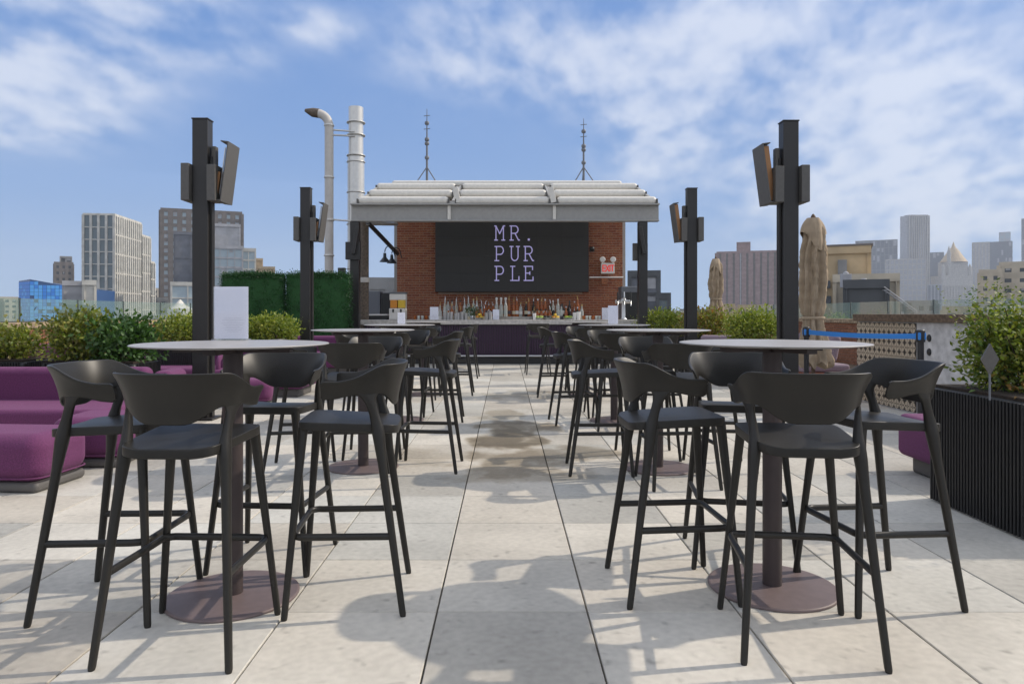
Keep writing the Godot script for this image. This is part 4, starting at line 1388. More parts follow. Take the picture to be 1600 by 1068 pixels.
# ------------------------------------------------------------------ skyline
func build_city() -> void:
	var g := MB.new()
	g.box(Vector3(0, -46, -900), Vector3(3600, 2, 2000))
	struct("ground", g, M.street)
	var t: Node3D
	# ---- left side
	var zb := 185.0
	t = thing("blue_building", "bright blue glass apartment block with sloping top at far left", "building", Vector3(X(46, zb), 0, -zb), 0.0)
	var hb := Y(436, zb)
	t.scale = Vector3(1.2, 1.0, 1.2)
	var wl := 5.0
	var wr := 9.6
	obj("core", _poly([Vector2(-4.4, 3.0), Vector2(0, 0), Vector2(9.6, 5.0), Vector2(9.6, 16), Vector2(-4.4, 16)], -45, hb - 2.6), M.city_blue_c, t)
	# slanting crown
	var cr := MB.new()
	var pa := [Vector3(-4.4, hb - 2.6, -3), Vector3(0, hb - 2.6, 0), Vector3(9.6, hb - 2.6, -5), Vector3(9.6, hb - 2.6, -16), Vector3(-4.4, hb - 2.6, -16)]
	var pb := [Vector3(-4.4, hb - 0.3, -3), Vector3(0, hb, 0), Vector3(9.6, hb - 2.5, -5), Vector3(9.6, hb - 2.5, -16), Vector3(-4.4, hb - 0.3, -16)]
	for k in 5: cr.quad(pa[k], pa[(k + 1) % 5], pb[(k + 1) % 5], pb[k])
	cr.quad(pb[0], pb[1], pb[2], pb[3]); cr.tri(pb[0], pb[3], pb[4])
	obj("crown", cr, M.city_blue_c, t)
	var rng := RandomNumberGenerator.new(); rng.seed = 8
	var qa := MB.new()
	var qb := MB.new()
	for face in 2:
		var a: Vector3 = [Vector3(-4.4, 0, -3), Vector3(0, 0, 0)][face]
		var b: Vector3 = [Vector3(0, 0, 0), Vector3(9.6, 0, -5)][face]
		var d := b - a
		var nx := int(d.length() / 0.75)
		var bs := Basis(Vector3.UP, atan2(-d.z, d.x))
		for i in nx:
			var y := -14.0
			while y < (hb - 0.75 if face == 0 else hb - 0.6 - 2.5 * (i + 0.5) / nx):
				var p := a + d * ((i + 0.5) / nx) + Vector3(0, y, 0)
				if rng.randf() > (0.04 if face == 0 else 0.13):
					(qa if rng.randf() < (0.8 if face == 0 else 0.35) else qb).box(p, Vector3(0.7, 0.86, 0.12), bs)
				y += 0.92
	stuff("glass_panels", qa, M.city_blue_a, t); stuff("pale_panels", qb, M.city_blue_b, t)
	tower_px("brown_block", "grey-brown apartment block with rooftop tank beyond the blue building", 85, 113, 412, 380, 10, M.city_glass_dark, M.city_brown, 2.4, 3.2, 1.5, 1.9)
	t = tower_px("roof_tank_block", "small dark rooftop tank house above the grey-brown block", 94, 111, 403, 383, 6, M.city_dark, M.city_grey, 3.0, 3.0, 0.5, 0.4)
	tower_px("white_box_building", "low white and grey box building right of the blue one", 100, 132, 446, 150, 12, M.city_silver, M.city_silver, 30, 30, 0.1, 0.1)
	tower_px("white_penthouse", "bright white penthouse box before the white tower", 131, 147, 445, 145, 8, M.city_white, M.city_white, 30, 30, 0.1, 0.1)
	# stepped white tower
	var zt := 255.0
	t = thing("white_tower", "tall white tower with fine vertical piers and stepped right side", "building", Vector3(X(178, zt), 0, -zt), 0.14)
	var parts := [[0.0, 0.0, 10.3, 26.0, Y(336, zt)], [0.0, -26.0, 10.3, 10.0, Y(368, zt + 26)], [0.0, -36.0, 10.3, 5.0, Y(410, zt + 36)]]
	var fr := MB.new()
	for q in parts:
		obj("core", boxm(Vector3(-q[2] / 2, (-45 + q[4]) / 2, q[1] - q[3] / 2), Vector3(q[2], q[4] + 45, q[3] - 0.02)), M.city_glass, t)
		facade(fr, q[3], -12, q[4], Vector3(0, 0, q[1] - q[3] / 2), Basis(Vector3.UP, PI / 2), 2.05, 7.4, 0.95, 0.55, 0.4)
		obj("roof", boxm(Vector3(-q[2] / 2, q[4] + 0.3, q[1] - q[3] / 2), Vector3(q[2] + 0.5, 0.6, q[3])), M.city_white, t)
	facade(fr, 10.3, -12, parts[0][4], Vector3(-5.15, 0, 0), Basis.IDENTITY, 2.5, 4.3, 0.8, 0.35, 0.5)
	stuff("piers", fr, M.city_white, t)
	# dark tower with punched frames, glass slabs before it
	tower_px("brown_tower", "tall grey-brown tower with white window frames behind the post", 253, 378, 331, 330, 16, M.city_glass_pale, M.city_brown, 3.6, 3.3, 2.2, 1.5)
	tower_px("blue_slab", "plain blue-grey glass slab before the grey-brown tower", 273, 320, 367, 250, 12, M.city_slate, M.city_slate, 5.0, 9.0, 0.15, 0.15)
	tower_px("green_glass_block", "low greenish glass block with white frame beside the post", 268, 318, 446, 200, 12, M.city_glass_pale, M.city_white, 3.4, 3.4, 0.35, 0.35)
	tower_px("glass_block", "pale glass block with horizontal bands right of the left post", 332, 378, 388, 240, 14, M.city_glass_pale, M.city_silver, 2.2, 3.2, 0.2, 0.6)
	tower_px("mural_block", "pale grey block with dark mural beyond the left post", 334, 374, 354, 262, 10, M.city_silver, M.city_silver, 14, 14, 0.3, 0.3)
	tower_px("pale_glass_wing", "pale low glass wing above the hedge panels", 378, 398, 392, 245, 14, M.city_glass_pale, M.city_white, 2.0, 3.2, 0.25, 0.6)
	tower_px("tan_house", "small tan chimney house peeking over the green hedge panel", 400, 409, 407, 300, 6, M.city_tan, M.city_tan, 10, 10, 0.2, 0.2)
	tower_px("tan_roof_block", "low tan roof block just above the green hedge panel", 405, 428, 420, 295, 8, M.city_tan, M.city_tan, 10, 10, 0.2, 0.2)
	t = thing("party_tent", "white pointed tent roof on a lower terrace", "tent", Vector3(X(281, 90), Y(482, 90) - 3.0, -90))
	var tn := MB.new(); tn.lathe([Vector2(1.6, 0), Vector2(1.6, 3.0), Vector2(1.6, 3.0), Vector2(0.7, 3.45), Vector2(0.15, 4.1), Vector2(0, 4.2)], 4)
	obj("canopy", tn, M.city_white, t)
	tower_px("tent_roof_block", "flat grey lower roof carrying the white tent", 240, 330, 505, 88, 14, M.city_grey, M.city_grey, 30, 30, 0.1, 0.1)
	# ---- right side
	tower_px("dark_terrace_house", "dark stepped building with lit window behind the pergola's right post", 984, 1029, 431, 130, 10, M.city_slate, M.city_dark, 3.0, 3.4, 0.7, 0.6)
	tower_px("low_dark_house", "lower dark block right of the stepped building", 1028, 1045, 466, 126, 8, M.city_glass, M.city_dark, 1.6, 2.2, 0.5, 0.5)
	tower_px("pink_slab", "broad pinkish brick apartment slab in haze left of the right post", 1120, 1216, 394, 520, 22, M.city_brown, M.city_pink, 4.6, 60.0, 3.2, 1.0)
	tower_px("pink_roof_house", "small roof house on top of the pinkish slab", 1152, 1172, 380, 526, 10, M.city_pink, M.city_pink, 20, 20, 0.2, 0.2)
	var zt2 := 95.0
	t = tower_px("tan_warehouse", "tan plastered building with flat roof behind the closed umbrella", 1286, 1356, 396, zt2, 14, M.city_tan, M.city_tan, 50, 50, 0.1, 0.1)
	obj("roof_edge", boxm(Vector3(0, Y(395, zt2) + 1.0, -7), Vector3(6.6, 0.25, 15)), M.city_brown, t)
	obj("shutter", boxm(Vector3(X(1317, zt2) - X(1321, zt2), Y(420, zt2), 0.5), Vector3(1.1, 2.4, 0.3)), M.city_grey, t)
	for q in [[1296.0, 444.0], [1297.0, 468.0]]:
		obj("window", boxm(Vector3(X(q[0], zt2) - X(1321, zt2), Y(q[1], zt2), 0.45), Vector3(0.7, 1.0, 0.2)), M.city_glass_dark, t)
	tower_px("tan_annex", "lower tan annex with rooftop units beside the dark grey box", 1306, 1400, 440, 90, 8, M.city_cream, M.city_cream, 40, 40, 0.1, 0.1)
	for k in 5:
		var z := 84.0
		var rt := thing("rooftop_unit", "grey rooftop machine above the dark grey box, %s from left" % ordinal(k), "machine", Vector3(X([1322.0, 1338.0, 1350.0, 1364.0, 1376.0][k], z), Y(449, z), -z), 0.2 * k, "rooftop machines")
		var hh: float = [1.6, 0.7, 0.9, 0.8, 0.6][k]
		obj("casing", boxm(Vector3(0, hh / 2, 0), Vector3(1.0, hh, 0.9), 0.05), M.city_silver if k != 1 else M.city_dark, rt)
		var fm := MB.new(); fm.lathe([Vector2(0.3, hh), Vector2(0.32, hh + 0.15), Vector2(0.1, hh + 0.3 * (1 if k == 0 else 0.3)), Vector2(0, hh + 0.32 * (1 if k == 0 else 0.3))], 12)
		obj("cowl", fm, M.city_silver, rt)
	tower_px("dark_grey_box", "plain dark grey box building below the tan one", 1323, 1384, 450, 82, 10, M.city_dark, M.city_dark, 40, 40, 0.1, 0.1)
	tower_px("grey_slab", "broad grey-blue hazy slab behind the tan building", 1337, 1402, 376, 1150, 40, M.city_slate, M.city_grey, 6.0, 12.0, 1.0, 1.0)
	# wavy steel tower on its base
	var zw := 1250.0
	t = thing("wavy_tower", "tallest silver tower with rippled vertical facade in haze", "building", Vector3(X(1429, zw), 0, -zw))
	var wy := Y(337, zw)
	var rings := []
	var ww := (X(1445, zw) - X(1413, zw)) / 2
	for i in 25:
		var y := lerpf(-45, wy, i / 24.0)
		var ring := PackedVector3Array()
		for j in 48:
			var a := -TAU * j / 48.0
			var q := superpoint(a, ww, ww * 0.8, 0.35)
			q *= 1.0 + 0.075 * sin(j * 1.9 + sin(i * 0.45) * 1.6)
			ring.append(Vector3(q.x, y, q.y))
		rings.append(ring)
	var wm := MB.new(); wm.loft(rings)
	obj("shaft", wm, M.city_silver, t)
	var fin := MB.new(); facade(fin, ww * 1.9, -12, wy - 2, Vector3(0, 0, ww * 0.8), Basis.IDENTITY, ww * 0.22, 500, ww * 0.07, 1.0, 2.2); stuff("fins", fin, M.city_stone, t)
	tower_px("hazy_block", "wide pale hazy block at the foot of the silver tower", 1384, 1447, 405, 1130, 60, M.city_silver, M.city_stone, 6.0, 8.0, 1.6, 2.0)
	tower_px("dark_hazy_tower", "dark grey hazy tower right of the silver one", 1446, 1475, 395, 1300, 40, M.city_slate, M.city_slate, 6.0, 12.0, 1.0, 1.0)
	tower_px("blue_grey_block", "small blue-grey block between two pale hazy towers", 1450, 1472, 445, 1050, 30, M.city_slate, M.city_silver, 4.0, 30.0, 1.4, 1.0)
	# pale classical tower with pointed roofs
	var zm := 1100.0
	t = thing("spired_building", "pale stone skyscraper with pointed golden roof and small turrets", "building", Vector3(X(1500, zm), 0, -zm))
	var u := zm / FOCAL
	obj("base", boxm(Vector3(0, (-45 + Y(446, zm)) / 2, -20), Vector3(62 * u, Y(446, zm) + 45, 40)), M.city_stone, t)
	obj("shoulder", boxm(Vector3(0, (Y(446, zm) + Y(430, zm)) / 2, -20), Vector3(46 * u, Y(430, zm) - Y(446, zm), 34)), M.city_stone, t)
	obj("tower_stage", boxm(Vector3(2 * u, (Y(430, zm) + Y(408, zm)) / 2, -20), Vector3(30 * u, Y(408, zm) - Y(430, zm), 28)), M.city_stone, t)
	var sp := MB.new(); sp.lathe([Vector2(20 * u, Y(408, zm)), Vector2(17 * u, Y(404, zm)), Vector2(8 * u, Y(390, zm)), Vector2(3 * u, Y(384, zm)), Vector2(0.4 * u, Y(376, zm)), Vector2(0, Y(375, zm))], 8, Vector3(3 * u, 0, -20))
	obj("spire", sp, M.city_tan, t)
	for q in [-22.0, -13.0, 20.0]:
		sp = MB.new(); sp.lathe([Vector2(3 * u, Y(446, zm)), Vector2(3 * u, Y(418 if q != -13.0 else 394, zm)), Vector2(0.2 * u, Y(411 if q != -13.0 else 383, zm))], 8, Vector3(q * u, 0, -6))
		obj("turret", sp, M.city_stone, t)
	var fm2 := MB.new(); facade(fm2, 62 * u, 0, Y(446, zm), Vector3.ZERO, Basis.IDENTITY, 4.5, 18, 2.0, 1.5, 1.0); stuff("piers", fm2, M.city_stone, t)
	tower_px("pale_slab", "pale banded office tower right of the spired building", 1520, 1546, 379, 1200, 30, M.city_silver, M.city_stone, 5.0, 40.0, 2.0, 2.0)
	tower_px("slate_slab", "dark slate office tower with glass crown behind it", 1545, 1582, 378, 1250, 30, M.city_slate, M.city_slate, 6.0, 14.0, 1.0, 1.0)
	tower_px("glass_crown_tower", "glassy square tower top rising over the slate tower", 1562, 1579, 363, 1500, 25, M.city_glass_pale, M.city_silver, 8.0, 14.0, 1.5, 2.0)
	tower_px("edge_spire", "slim dark tower cut by the right edge of view", 1597, 1606, 342, 1300, 30, M.city_slate, M.city_grey, 6.0, 12.0, 1.0, 1.0)
	tower_px("tan_flats", "cream apartment block with rows of dark windows behind the shrubs", 1563, 1660, 413, 210, 14, M.city_glass_dark, M.city_cream, 3.3, 3.2, 2.0, 1.9)
	tower_px("cream_wing", "lower cream wing with dark windows left of the apartment block", 1532, 1564, 426, 212, 14, M.city_glass_dark, M.city_cream, 2.6, 3.2, 1.5, 1.9)
	# low roofs that fill the streets round the terrace
	rng.seed = 77
	var names := ["grey", "brown", "tan", "cream", "dark", "white"]
	var fm := [M.city_grey, M.city_brown, M.city_tan, M.city_cream, M.city_dark, M.city_white]
	var list := [[-20.0, 470.0, 300.0], [118.0, 484.0, 140.0], [170.0, 470.0, 420.0], [235.0, 468.0, 300.0], [440.0, 500.0, 260.0], [590.0, 452.0, 60.0], [1060.0, 487.0, 500.0], [1090.0, 484.0, 700.0], [1130.0, 478.0, 300.0], [1180.0, 480.0, 260.0], [1245.0, 478.0, 200.0], [1400.0, 480.0, 150.0], [1440.0, 474.0, 240.0], [1500.0, 484.0, 190.0], [1590.0, 486.0, 120.0], [520.0, 488.0, 600.0], [640.0, 488.0, 700.0], [5.0, 466.0, 420.0], [250.0, 452.0, 520.0]]
	for k in list.size():
		var q: Array = list[k]
		var c := rng.randi() % 6
		var wpx := rng.randf_range(34, 60)
		tower_px("low_building", "low %s city roof seen beyond the terrace edge, %s from left of the far roofs" % [names[c], ordinal(k)], q[0] - wpx / 2, q[0] + wpx / 2, q[1], q[2], rng.randf_range(10, 25), M.city_glass_dark, fm[c], 3.0, 3.3, 1.6, 1.7)
	# steel ramp seen through the right glass
	t = thing("fire_stair", "pale sloping steel stair behind the right glass railing", "stair", Vector3(X(1390, 70), 0, -70))
	for s in [0.0, 0.5]:
		var sm := MB.new(); sm.tube([Vector3(-0.5, Y(448 + s * 10, 70), 0), Vector3(2.7, Y(486 + s * 6, 70), 0)], 0.06, 6)
		obj("stringer", sm, M.city_silver, t)
	for k in 9:
		obj("step", boxm(Vector3(-0.3 + 0.35 * k, Y(453 + k * 4.2, 70), -0.2), Vector3(0.3, 0.04, 0.6)), M.city_silver, t)

func _poly(p: Array, y0: float, y1: float) -> MB:
	var mb := MB.new()
	mb.prism(PackedVector2Array(p), y0, y1)
	return mb

# ------------------------------------------------------------------ tables, stools, lounge
func build_seating() -> void:
	var st := make_stool()
	var tb := make_table()
	# x, depth of the tables
	var tables := [[-1.168, 3.05], [1.178, 3.145], [-1.12, 5.6], [1.19, 5.56], [-1.2, 8.05], [1.22, 8.0], [-1.22, 10.6], [1.2, 10.5]]
	var which := ["nearest table left of the aisle", "nearest table right of the aisle", "second table left of the aisle", "second table right of the aisle", "third table left of the aisle", "third table right of the aisle", "farthest table left of the aisle", "farthest table right of the aisle"]
	var seats := {
		0: [[-1.61, 2.98, -90.0], [-1.16, 2.64, -2.0], [-0.665, 3.06, 95.0], [-1.14, 3.51, 177.0]],
		1: [[0.73, 3.16, -87.0], [1.085, 2.66, -7.0], [1.6, 3.09, 97.0], [1.16, 3.56, 171.0]],
		2: [[-1.6, 5.55, -84.0], [-1.1, 5.13, 4.0], [-0.6, 5.6, 88.0], [-1.12, 6.1, 184.0]],
		3: [[0.72, 5.5, -92.0], [1.22, 5.08, 5.0], [1.68, 5.62, 86.0], [1.2, 6.05, 178.0]],
		4: [[-1.68, 8.0, -95.0], [-1.25, 7.6, 3.0], [-0.72, 8.1, 92.0], [-1.15, 8.52, 172.0]],
		5: [[0.75, 7.9, -84.0], [1.2, 7.5, -4.0], [1.72, 8.05, 94.0], [1.22, 8.5, 186.0]],
		6: [[-1.7, 10.6, -88.0], [-1.2, 10.15, -3.0], [-0.72, 10.65, 90.0], [-1.24, 11.1, 182.0]],
		7: [[0.7, 10.4, -92.0], [1.22, 10.05, 3.0], [1.66, 10.55, 88.0], [1.16, 11.0, 176.0]]}
	var first_s := true
	for k in 8:
		var lt := "round grey high table on brown disc base, the %s" % which[k]
		if k == 0:
			tb.position = Vector3(tables[0][0], 0, -tables[0][1]); tb.set_meta("label", lt)
		else:
			copy(tb, Vector3(tables[k][0], 0, -tables[k][1]), 0.3 * k, lt)
		for s in 4:
			var q: Array = seats[k][s]
			var where: String
			match s:
				0: where = "aisle side" if k % 2 else "outer side"
				2: where = "outer side" if k % 2 else "aisle side"
				1: where = "near side"
				3: where = "far side"
			var ls := "charcoal bar stool on %s of the %s" % [where, which[k]]
			var at := Vector3(q[0], 0, -q[1])
			# q[2]: turn in degrees, 0 faces away from the camera
			if first_s:
				st.position = at; st.rotation.y = deg_to_rad(q[2]); st.set_meta("label", ls); first_s = false
			else:
				copy(st, at, deg_to_rad(q[2]), ls)
	# one stool at the bar
	copy(st, Vector3(X(840, 14.2), 0, -14.2), 0.05, "charcoal plastic bar stool standing alone before the bar front")
	copy(st, Vector3(X(728, 13.4), 0, -13.4), deg_to_rad(88.0), "charcoal plastic bar stool at aisle's left edge nearest the bar")
	# menus
	menu_holder(Vector3(X(361, 3.4), 1.081, -3.4), -0.05, 0.165, 0.25, "large white menu sheet in stand on nearest left table")
	menu_holder(Vector3(X(958, 8.15), 1.081, -8.15), 0.1, 0.115, 0.21, "white menu stand on third table right of the aisle")
	menu_holder(Vector3(X(627, 8.2), 1.081, -8.2), 0.5, 0.09, 0.13, "white menu stand on third table left of the aisle")
	menu_holder(Vector3(X(678, 16.95), 1.052, -17.0), 0.0, 0.2, 0.3, "white menu stand on the bar counter's left part")
	menu_holder(Vector3(X(775, 16.95), 1.052, -17.0), 0.0, 0.15, 0.24, "small white menu stand at the bar counter's middle")
	menu_holder(Vector3(X(947, 16.95), 1.052, -17.0), 0.0, 0.18, 0.28, "white menu stand on the bar counter's right end")

	# ---- lounge on the left
	sofa("sofa", "long purple sofa facing us behind the big ottoman", Vector3(-4.95, 0, -6.85), 0.0, 2.7, 0.95, 0.345, 0.665)
	ottoman("large purple ottoman cut by the left edge of view", Vector3(-3.5, 0, -5.05), -0.07, 0.8, 0.56, 0.395)
	ottoman("purple ottoman behind the large one beside the sofa", Vector3(-3.3, 0, -5.82), 0.05, 0.56, 0.58, 0.395)
	sofa("lounge_chair", "purple lounge chair with sunlit armrest behind the long sofa", Vector3(-3.85, 0, -7.45), -PI / 2 + 0.1, 0.5, 0.85, 0.38, 0.62, "chair")
	sofa("sofa", "purple sofa with looped armrests beside the nearest left post", Vector3(-4.95, 0, -10.9), 0.0, 1.6, 0.85, 0.4, 0.68, "sofa", true)
	sofa("sofa", "purple sofa right of the nearest left post", Vector3(-3.55, 0, -10.6), 0.0, 1.3, 0.85, 0.4, 0.66, "sofa", true)
	ottoman("small sunlit purple ottoman beyond the nearest left table", Vector3(-3.25, 0, -9.3), 0.1, 0.45, 0.5, 0.36)
	sofa("sofa", "purple sofa before the green hedge panels", Vector3(-3.9, 0, -14.6), 0.0, 1.9, 0.85, 0.42, 0.74, "sofa", true)
	sofa("lounge_chair", "purple lounge chair showing its back beyond left shrubs", Vector3(-5.6, 0, -8.95), 0.5, 0.7, 0.75, 0.42, 0.82, "chair")
	# ---- lounge on the right
	sofa("sofa", "purple sofa half hidden behind the large black planter", Vector3(3.72, 0, -5.18), -PI / 2 - 0.02, 0.66, 1.4, 0.44, 0.62)
	var t := thing("bench", "built-in bench with mauve seat cushion beside the tiled wall", "bench", Vector3(4.6, 0, -11.2), -PI / 2)
	obj("base", boxm(Vector3(0, 0.18, 0), Vector3(2.2, 0.36, 0.7)), M.brick_b, t)
	obj("cushion", boxm(Vector3(0, 0.42, 0.02), Vector3(2.1, 0.12, 0.68), 0.04, 3), M.mauve, t)
	for k in 2:
		var pl := thing("pillow", "mauve pillow leaning on the built-in bench, %s from the tiled wall" % ordinal(k), "pillow", Vector3(4.75, 0.5, -10.5 - 0.75 * k), -PI / 2, "bench pillows")
		var mb := MB.new(); mb.rbox(Vector3(0, 0.2, 0), Vector3(0.5, 0.42, 0.16), 0.075, 4, Basis(Vector3.RIGHT, -0.2))
		obj("cover", mb, M.mauve, pl)
	obj_bench_left()

func obj_bench_left() -> void:
	var t := thing("lounge_chair", "mauve lounge chair between the two right posts", "chair", Vector3(4.1, 0, -13.6), -0.4, "")
	obj("seat", boxm(Vector3(0, 0.24, 0), Vector3(0.8, 0.42, 0.8), 0.06, 3), M.mauve, t)
	obj("backrest", boxm(Vector3(0, 0.55, -0.32), Vector3(0.8, 0.46, 0.18), 0.06, 3), M.mauve, t)

# ------------------------------------------------------------------ plants
func shrub_planter(called: String, label: String, at: Vector3, w: float, d: float, ph: float, top: float, cols: Array, sd: int, leaves: int, size: float, lumps := 0.28, material := "leaf_light", box_like := 0.5) -> void:
	var t := thing("planter", "black ribbed planter box under the " + label, "planter", at, 0.0, "black ribbed planters")
	planter_box(t, w, d, ph)
	var s := thing(called, label, "shrub", at + Vector3(0, ph, 0), 0.0, "shrubs in planters")
	var hy := (top - ph) / 2
	var half := Vector3(w * 0.43, hy * 0.78, d * 0.5)
	var o := obj("crown", leaf_mesh(sd, leaves, half, size, cols, box_like, 0.5, lumps), M[material], s)
	o.position.y = hy * 0.84
	obj("sprays", shoot_mesh(sd + 100, int(46 * w), half * Vector3(1.0, 1.15, 1.0), size * 0.85, cols), M[material], s)
	obj("stems", stems(sd, half, 0.0, 9), M.bark, s)

func build_greenery() -> void:
	var lite := [Color(0.27, 0.31, 0.04), Color(0.18, 0.24, 0.03), Color(0.36, 0.37, 0.06), Color(0.12, 0.18, 0.025)]
	var olive := [Color(0.21, 0.2, 0.042), Color(0.13, 0.155, 0.03), Color(0.27, 0.22, 0.06), Color(0.09, 0.12, 0.025)]
	var deep := [Color(0.05, 0.12, 0.028), Color(0.075, 0.16, 0.035), Color(0.035, 0.08, 0.02)]
	var autumn := [Color(0.3, 0.14, 0.03), Color(0.2, 0.12, 0.03), Color(0.13, 0.12, 0.03), Color(0.34, 0.19, 0.04)]
	shrub_planter("olive_shrub", "olive shrub at the far left behind the long sofa", Vector3(-6.0, 0, -8.1), 1.45, 0.6, 0.68, 1.08, olive + lite, 1, 4200, 0.055)
	shrub_planter("mixed_shrub", "tall yellow-green shrub left of the nearest left post", Vector3(-4.68, 0, -7.95), 0.66, 0.6, 0.68, 1.24, olive + lite, 2, 3600, 0.055, 0.4)
	shrub_planter("dark_shrub", "dark glossy green shrub beside the tall yellow-green one", Vector3(-4.16, 0, -7.8), 0.5, 0.6, 0.68, 1.13, deep, 3, 2600, 0.062, 0.4, "leaf_dark")
	shrub_planter("boxwood", "bright green boxwood just left of the nearest left post", Vector3(-5.12, 0, -11.4), 0.95, 0.6, 0.7, 1.2, lite, 4, 3600, 0.055)
	shrub_planter("boxwood", "clipped bright boxwood between menu sheet and second left post", Vector3(-3.88, 0, -11.8), 0.86, 0.6, 0.7, 1.17, lite, 5, 3800, 0.052, 0.18)
	shrub_planter("boxwood", "bright boxwood right of the pergola's right post", Vector3(3.62, 0, -16.4), 1.15, 0.6, 0.72, 1.28, lite, 6, 3400, 0.06)
	shrub_planter("autumn_shrub", "orange and green shrub behind the second right post", Vector3(4.1, 0, -14.6), 1.05, 0.6, 0.72, 1.29, autumn + lite, 7, 3400, 0.06)
	shrub_planter("boxwood", "bright boxwood left of the nearest right post", Vector3(4.15, 0, -11.9), 0.95, 0.6, 0.7, 1.29, lite, 8, 3600, 0.055)
	# ---- big planter on the right
	var t := thing("planter", "large black ribbed planter cut by the right edge of view", "planter", Vector3(3.62, 0, -4.2), 0.0, "black ribbed planters")
	planter_box(t, 1.72, 0.92, 0.735, 0.028, true)
	var s := thing("leafy_shrub", "green leafy shrub in the large right planter, left of the metal marker", "shrub", Vector3(3.1, 0.735, -4.3), 0.0, "shrubs in planters")
	var o := obj("crown", leaf_mesh(21, 5200, Vector3(0.24, 0.22, 0.24), 0.038, lite + lite + deep + olive, 0.25, 0.3, 0.5), M.leaf_light, s)
	o.position.y = 0.2
	obj("sprays", shoot_mesh(121, 130, Vector3(0.3, 0.31, 0.26), 0.042, lite + lite + deep), M.leaf_light, s)
	obj("stems", stems(22, Vector3(0.3, 0.3, 0.25), 0.0, 16, 0.007), M.bark, s)
	s = thing("leafy_shrub", "darker leafy shrub at the right edge of the large planter", "shrub", Vector3(3.72, 0.735, -4.25), 0.0, "shrubs in planters")
	o = obj("crown", leaf_mesh(23, 3600, Vector3(0.3, 0.2, 0.26), 0.038, olive + deep + lite, 0.3, 0.3, 0.5), M.leaf_dark, s)
	o.position.y = 0.21
	obj("sprays", shoot_mesh(123, 140, Vector3(0.34, 0.31, 0.28), 0.042, olive + deep + lite), M.leaf_dark, s)
	obj("stems", stems(24, Vector3(0.34, 0.3, 0.25), 0.0, 14, 0.007), M.bark, s)
	s = thing("fallen_leaves", "orange dry leaves lying on the soil of the large planter", "leaves")
	s.set_meta("kind", "stuff")
	s.position = Vector3(3.4, 0.765, -4.0)
	obj("litter", leaf_mesh(25, 900, Vector3(0.5, 0.02, 0.26), 0.04, autumn, 1.0, 0.0, 0.1), M.leaf_autumn, s)
	# diamond marker on a stake
	var z := 3.85
	t = thing("diamond_marker", "grey diamond shaped metal plate on stake among the shrubs", "marker", Vector3(X(1547, z), 0.74, -z), 0.0)
	var mb := MB.new(); mb.tube([Vector3(0, 0, 0), Vector3(0, 0.24, 0)], 0.006, 6)
	obj("stake", mb, M.plastic_grey, t)
	mb = MB.new()
	var dw := 0.048
	var dh := 0.085
	var cy := Y(561, z) - 0.74
	var f := [Vector3(0, cy - dh, 0.006), Vector3(dw, cy, 0.006), Vector3(0, cy + dh, 0.006), Vector3(-dw, cy, 0.006)]
	var bk := []
	for q in f: bk.append(q + Vector3(0, 0, -0.012))
	mb.quad(f[0], f[1], f[2], f[3]); mb.quad(bk[3], bk[2], bk[1], bk[0])
	for k in 4: mb.quad(bk[k], bk[(k + 1) % 4], f[(k + 1) % 4], f[k])
	obj("plate", mb, M.heater_shell, t)
	# ---- green hedge panels
	for k in 2:
		var zz := 15.4
		var x0: float = X([347.0, 447.0][k], zz)
		var x1: float = X([446.0, 547.0][k], zz)
		var hp := thing("hedge_panel", ["left one of two dark green artificial hedge panels", "right one of two dark green artificial hedge panels, beside the pergola"][k], "hedge", Vector3((x0 + x1) / 2, 0, -zz), 0.0, "green hedge panels")
		obj("backing", boxm(Vector3(0, 1.04, 0), Vector3(x1 - x0 - 0.05, 2.0, 0.12)), M.hedge_back if M.has("hedge_back") else mat("hedge_back", lin(0.015, 0.075, 0.016), 0.9), hp)
		var lv := leaf_mesh(50 + k, 22000, Vector3((x1 - x0) / 2 - 0.03, 1.0, 0.08), 0.032, [Color(0.015, 0.075, 0.016), Color(0.021, 0.1, 0.022), Color(0.011, 0.052, 0.012)], 1.0, 0.95, 0.008)
		o = obj("foliage", lv, M.leaf_dark, hp)
		o.position.y = 1.03
	t = thing("black_box", "small black speaker box above the right hedge panel", "speaker", Vector3(X(534, 16.2), 2.07, -16.2))
	obj("case", boxm(Vector3(0, 0.02, 0), Vector3(0.16, 0.3, 0.14), 0.01), M.plastic_black, t)
	obj("pole", boxm(Vector3(0, -1.1, 0), Vector3(0.05, 1.94, 0.05)), M.plastic_black, t)
	# trees beyond the right glass
	for k in 5:
		var tz: float = [60.0, 58.0, 62.0, 64.0, 60.0][k]
		var px: float = [1302.0, 1322.0, 1345.0, 1372.0, 1425.0][k]
		var tt := thing("street_tree", "small green tree crown seen low through right glass, %s from left" % ordinal(k), "tree", Vector3(X(px, tz), -12.0, -tz), 0.0, "trees beyond the right railing")
		mb = MB.new(); mb.tube([Vector3(0, 0, 0), Vector3(0.1, 6, 0), Vector3(0, 11.5, 0)], [0.25, 0.18, 0.06], 8)
		obj("trunk", mb, M.bark, tt)
		o = obj("crown", leaf_mesh(60 + k, 2200, Vector3(1.1, 1.3, 1.0), 0.16, lite + deep, 0.2, 0.3, 0.4), M.leaf_light, tt)
		o.position.y = 11.6 + [0.3, -0.1, 0.0, 0.1, -0.5][k]

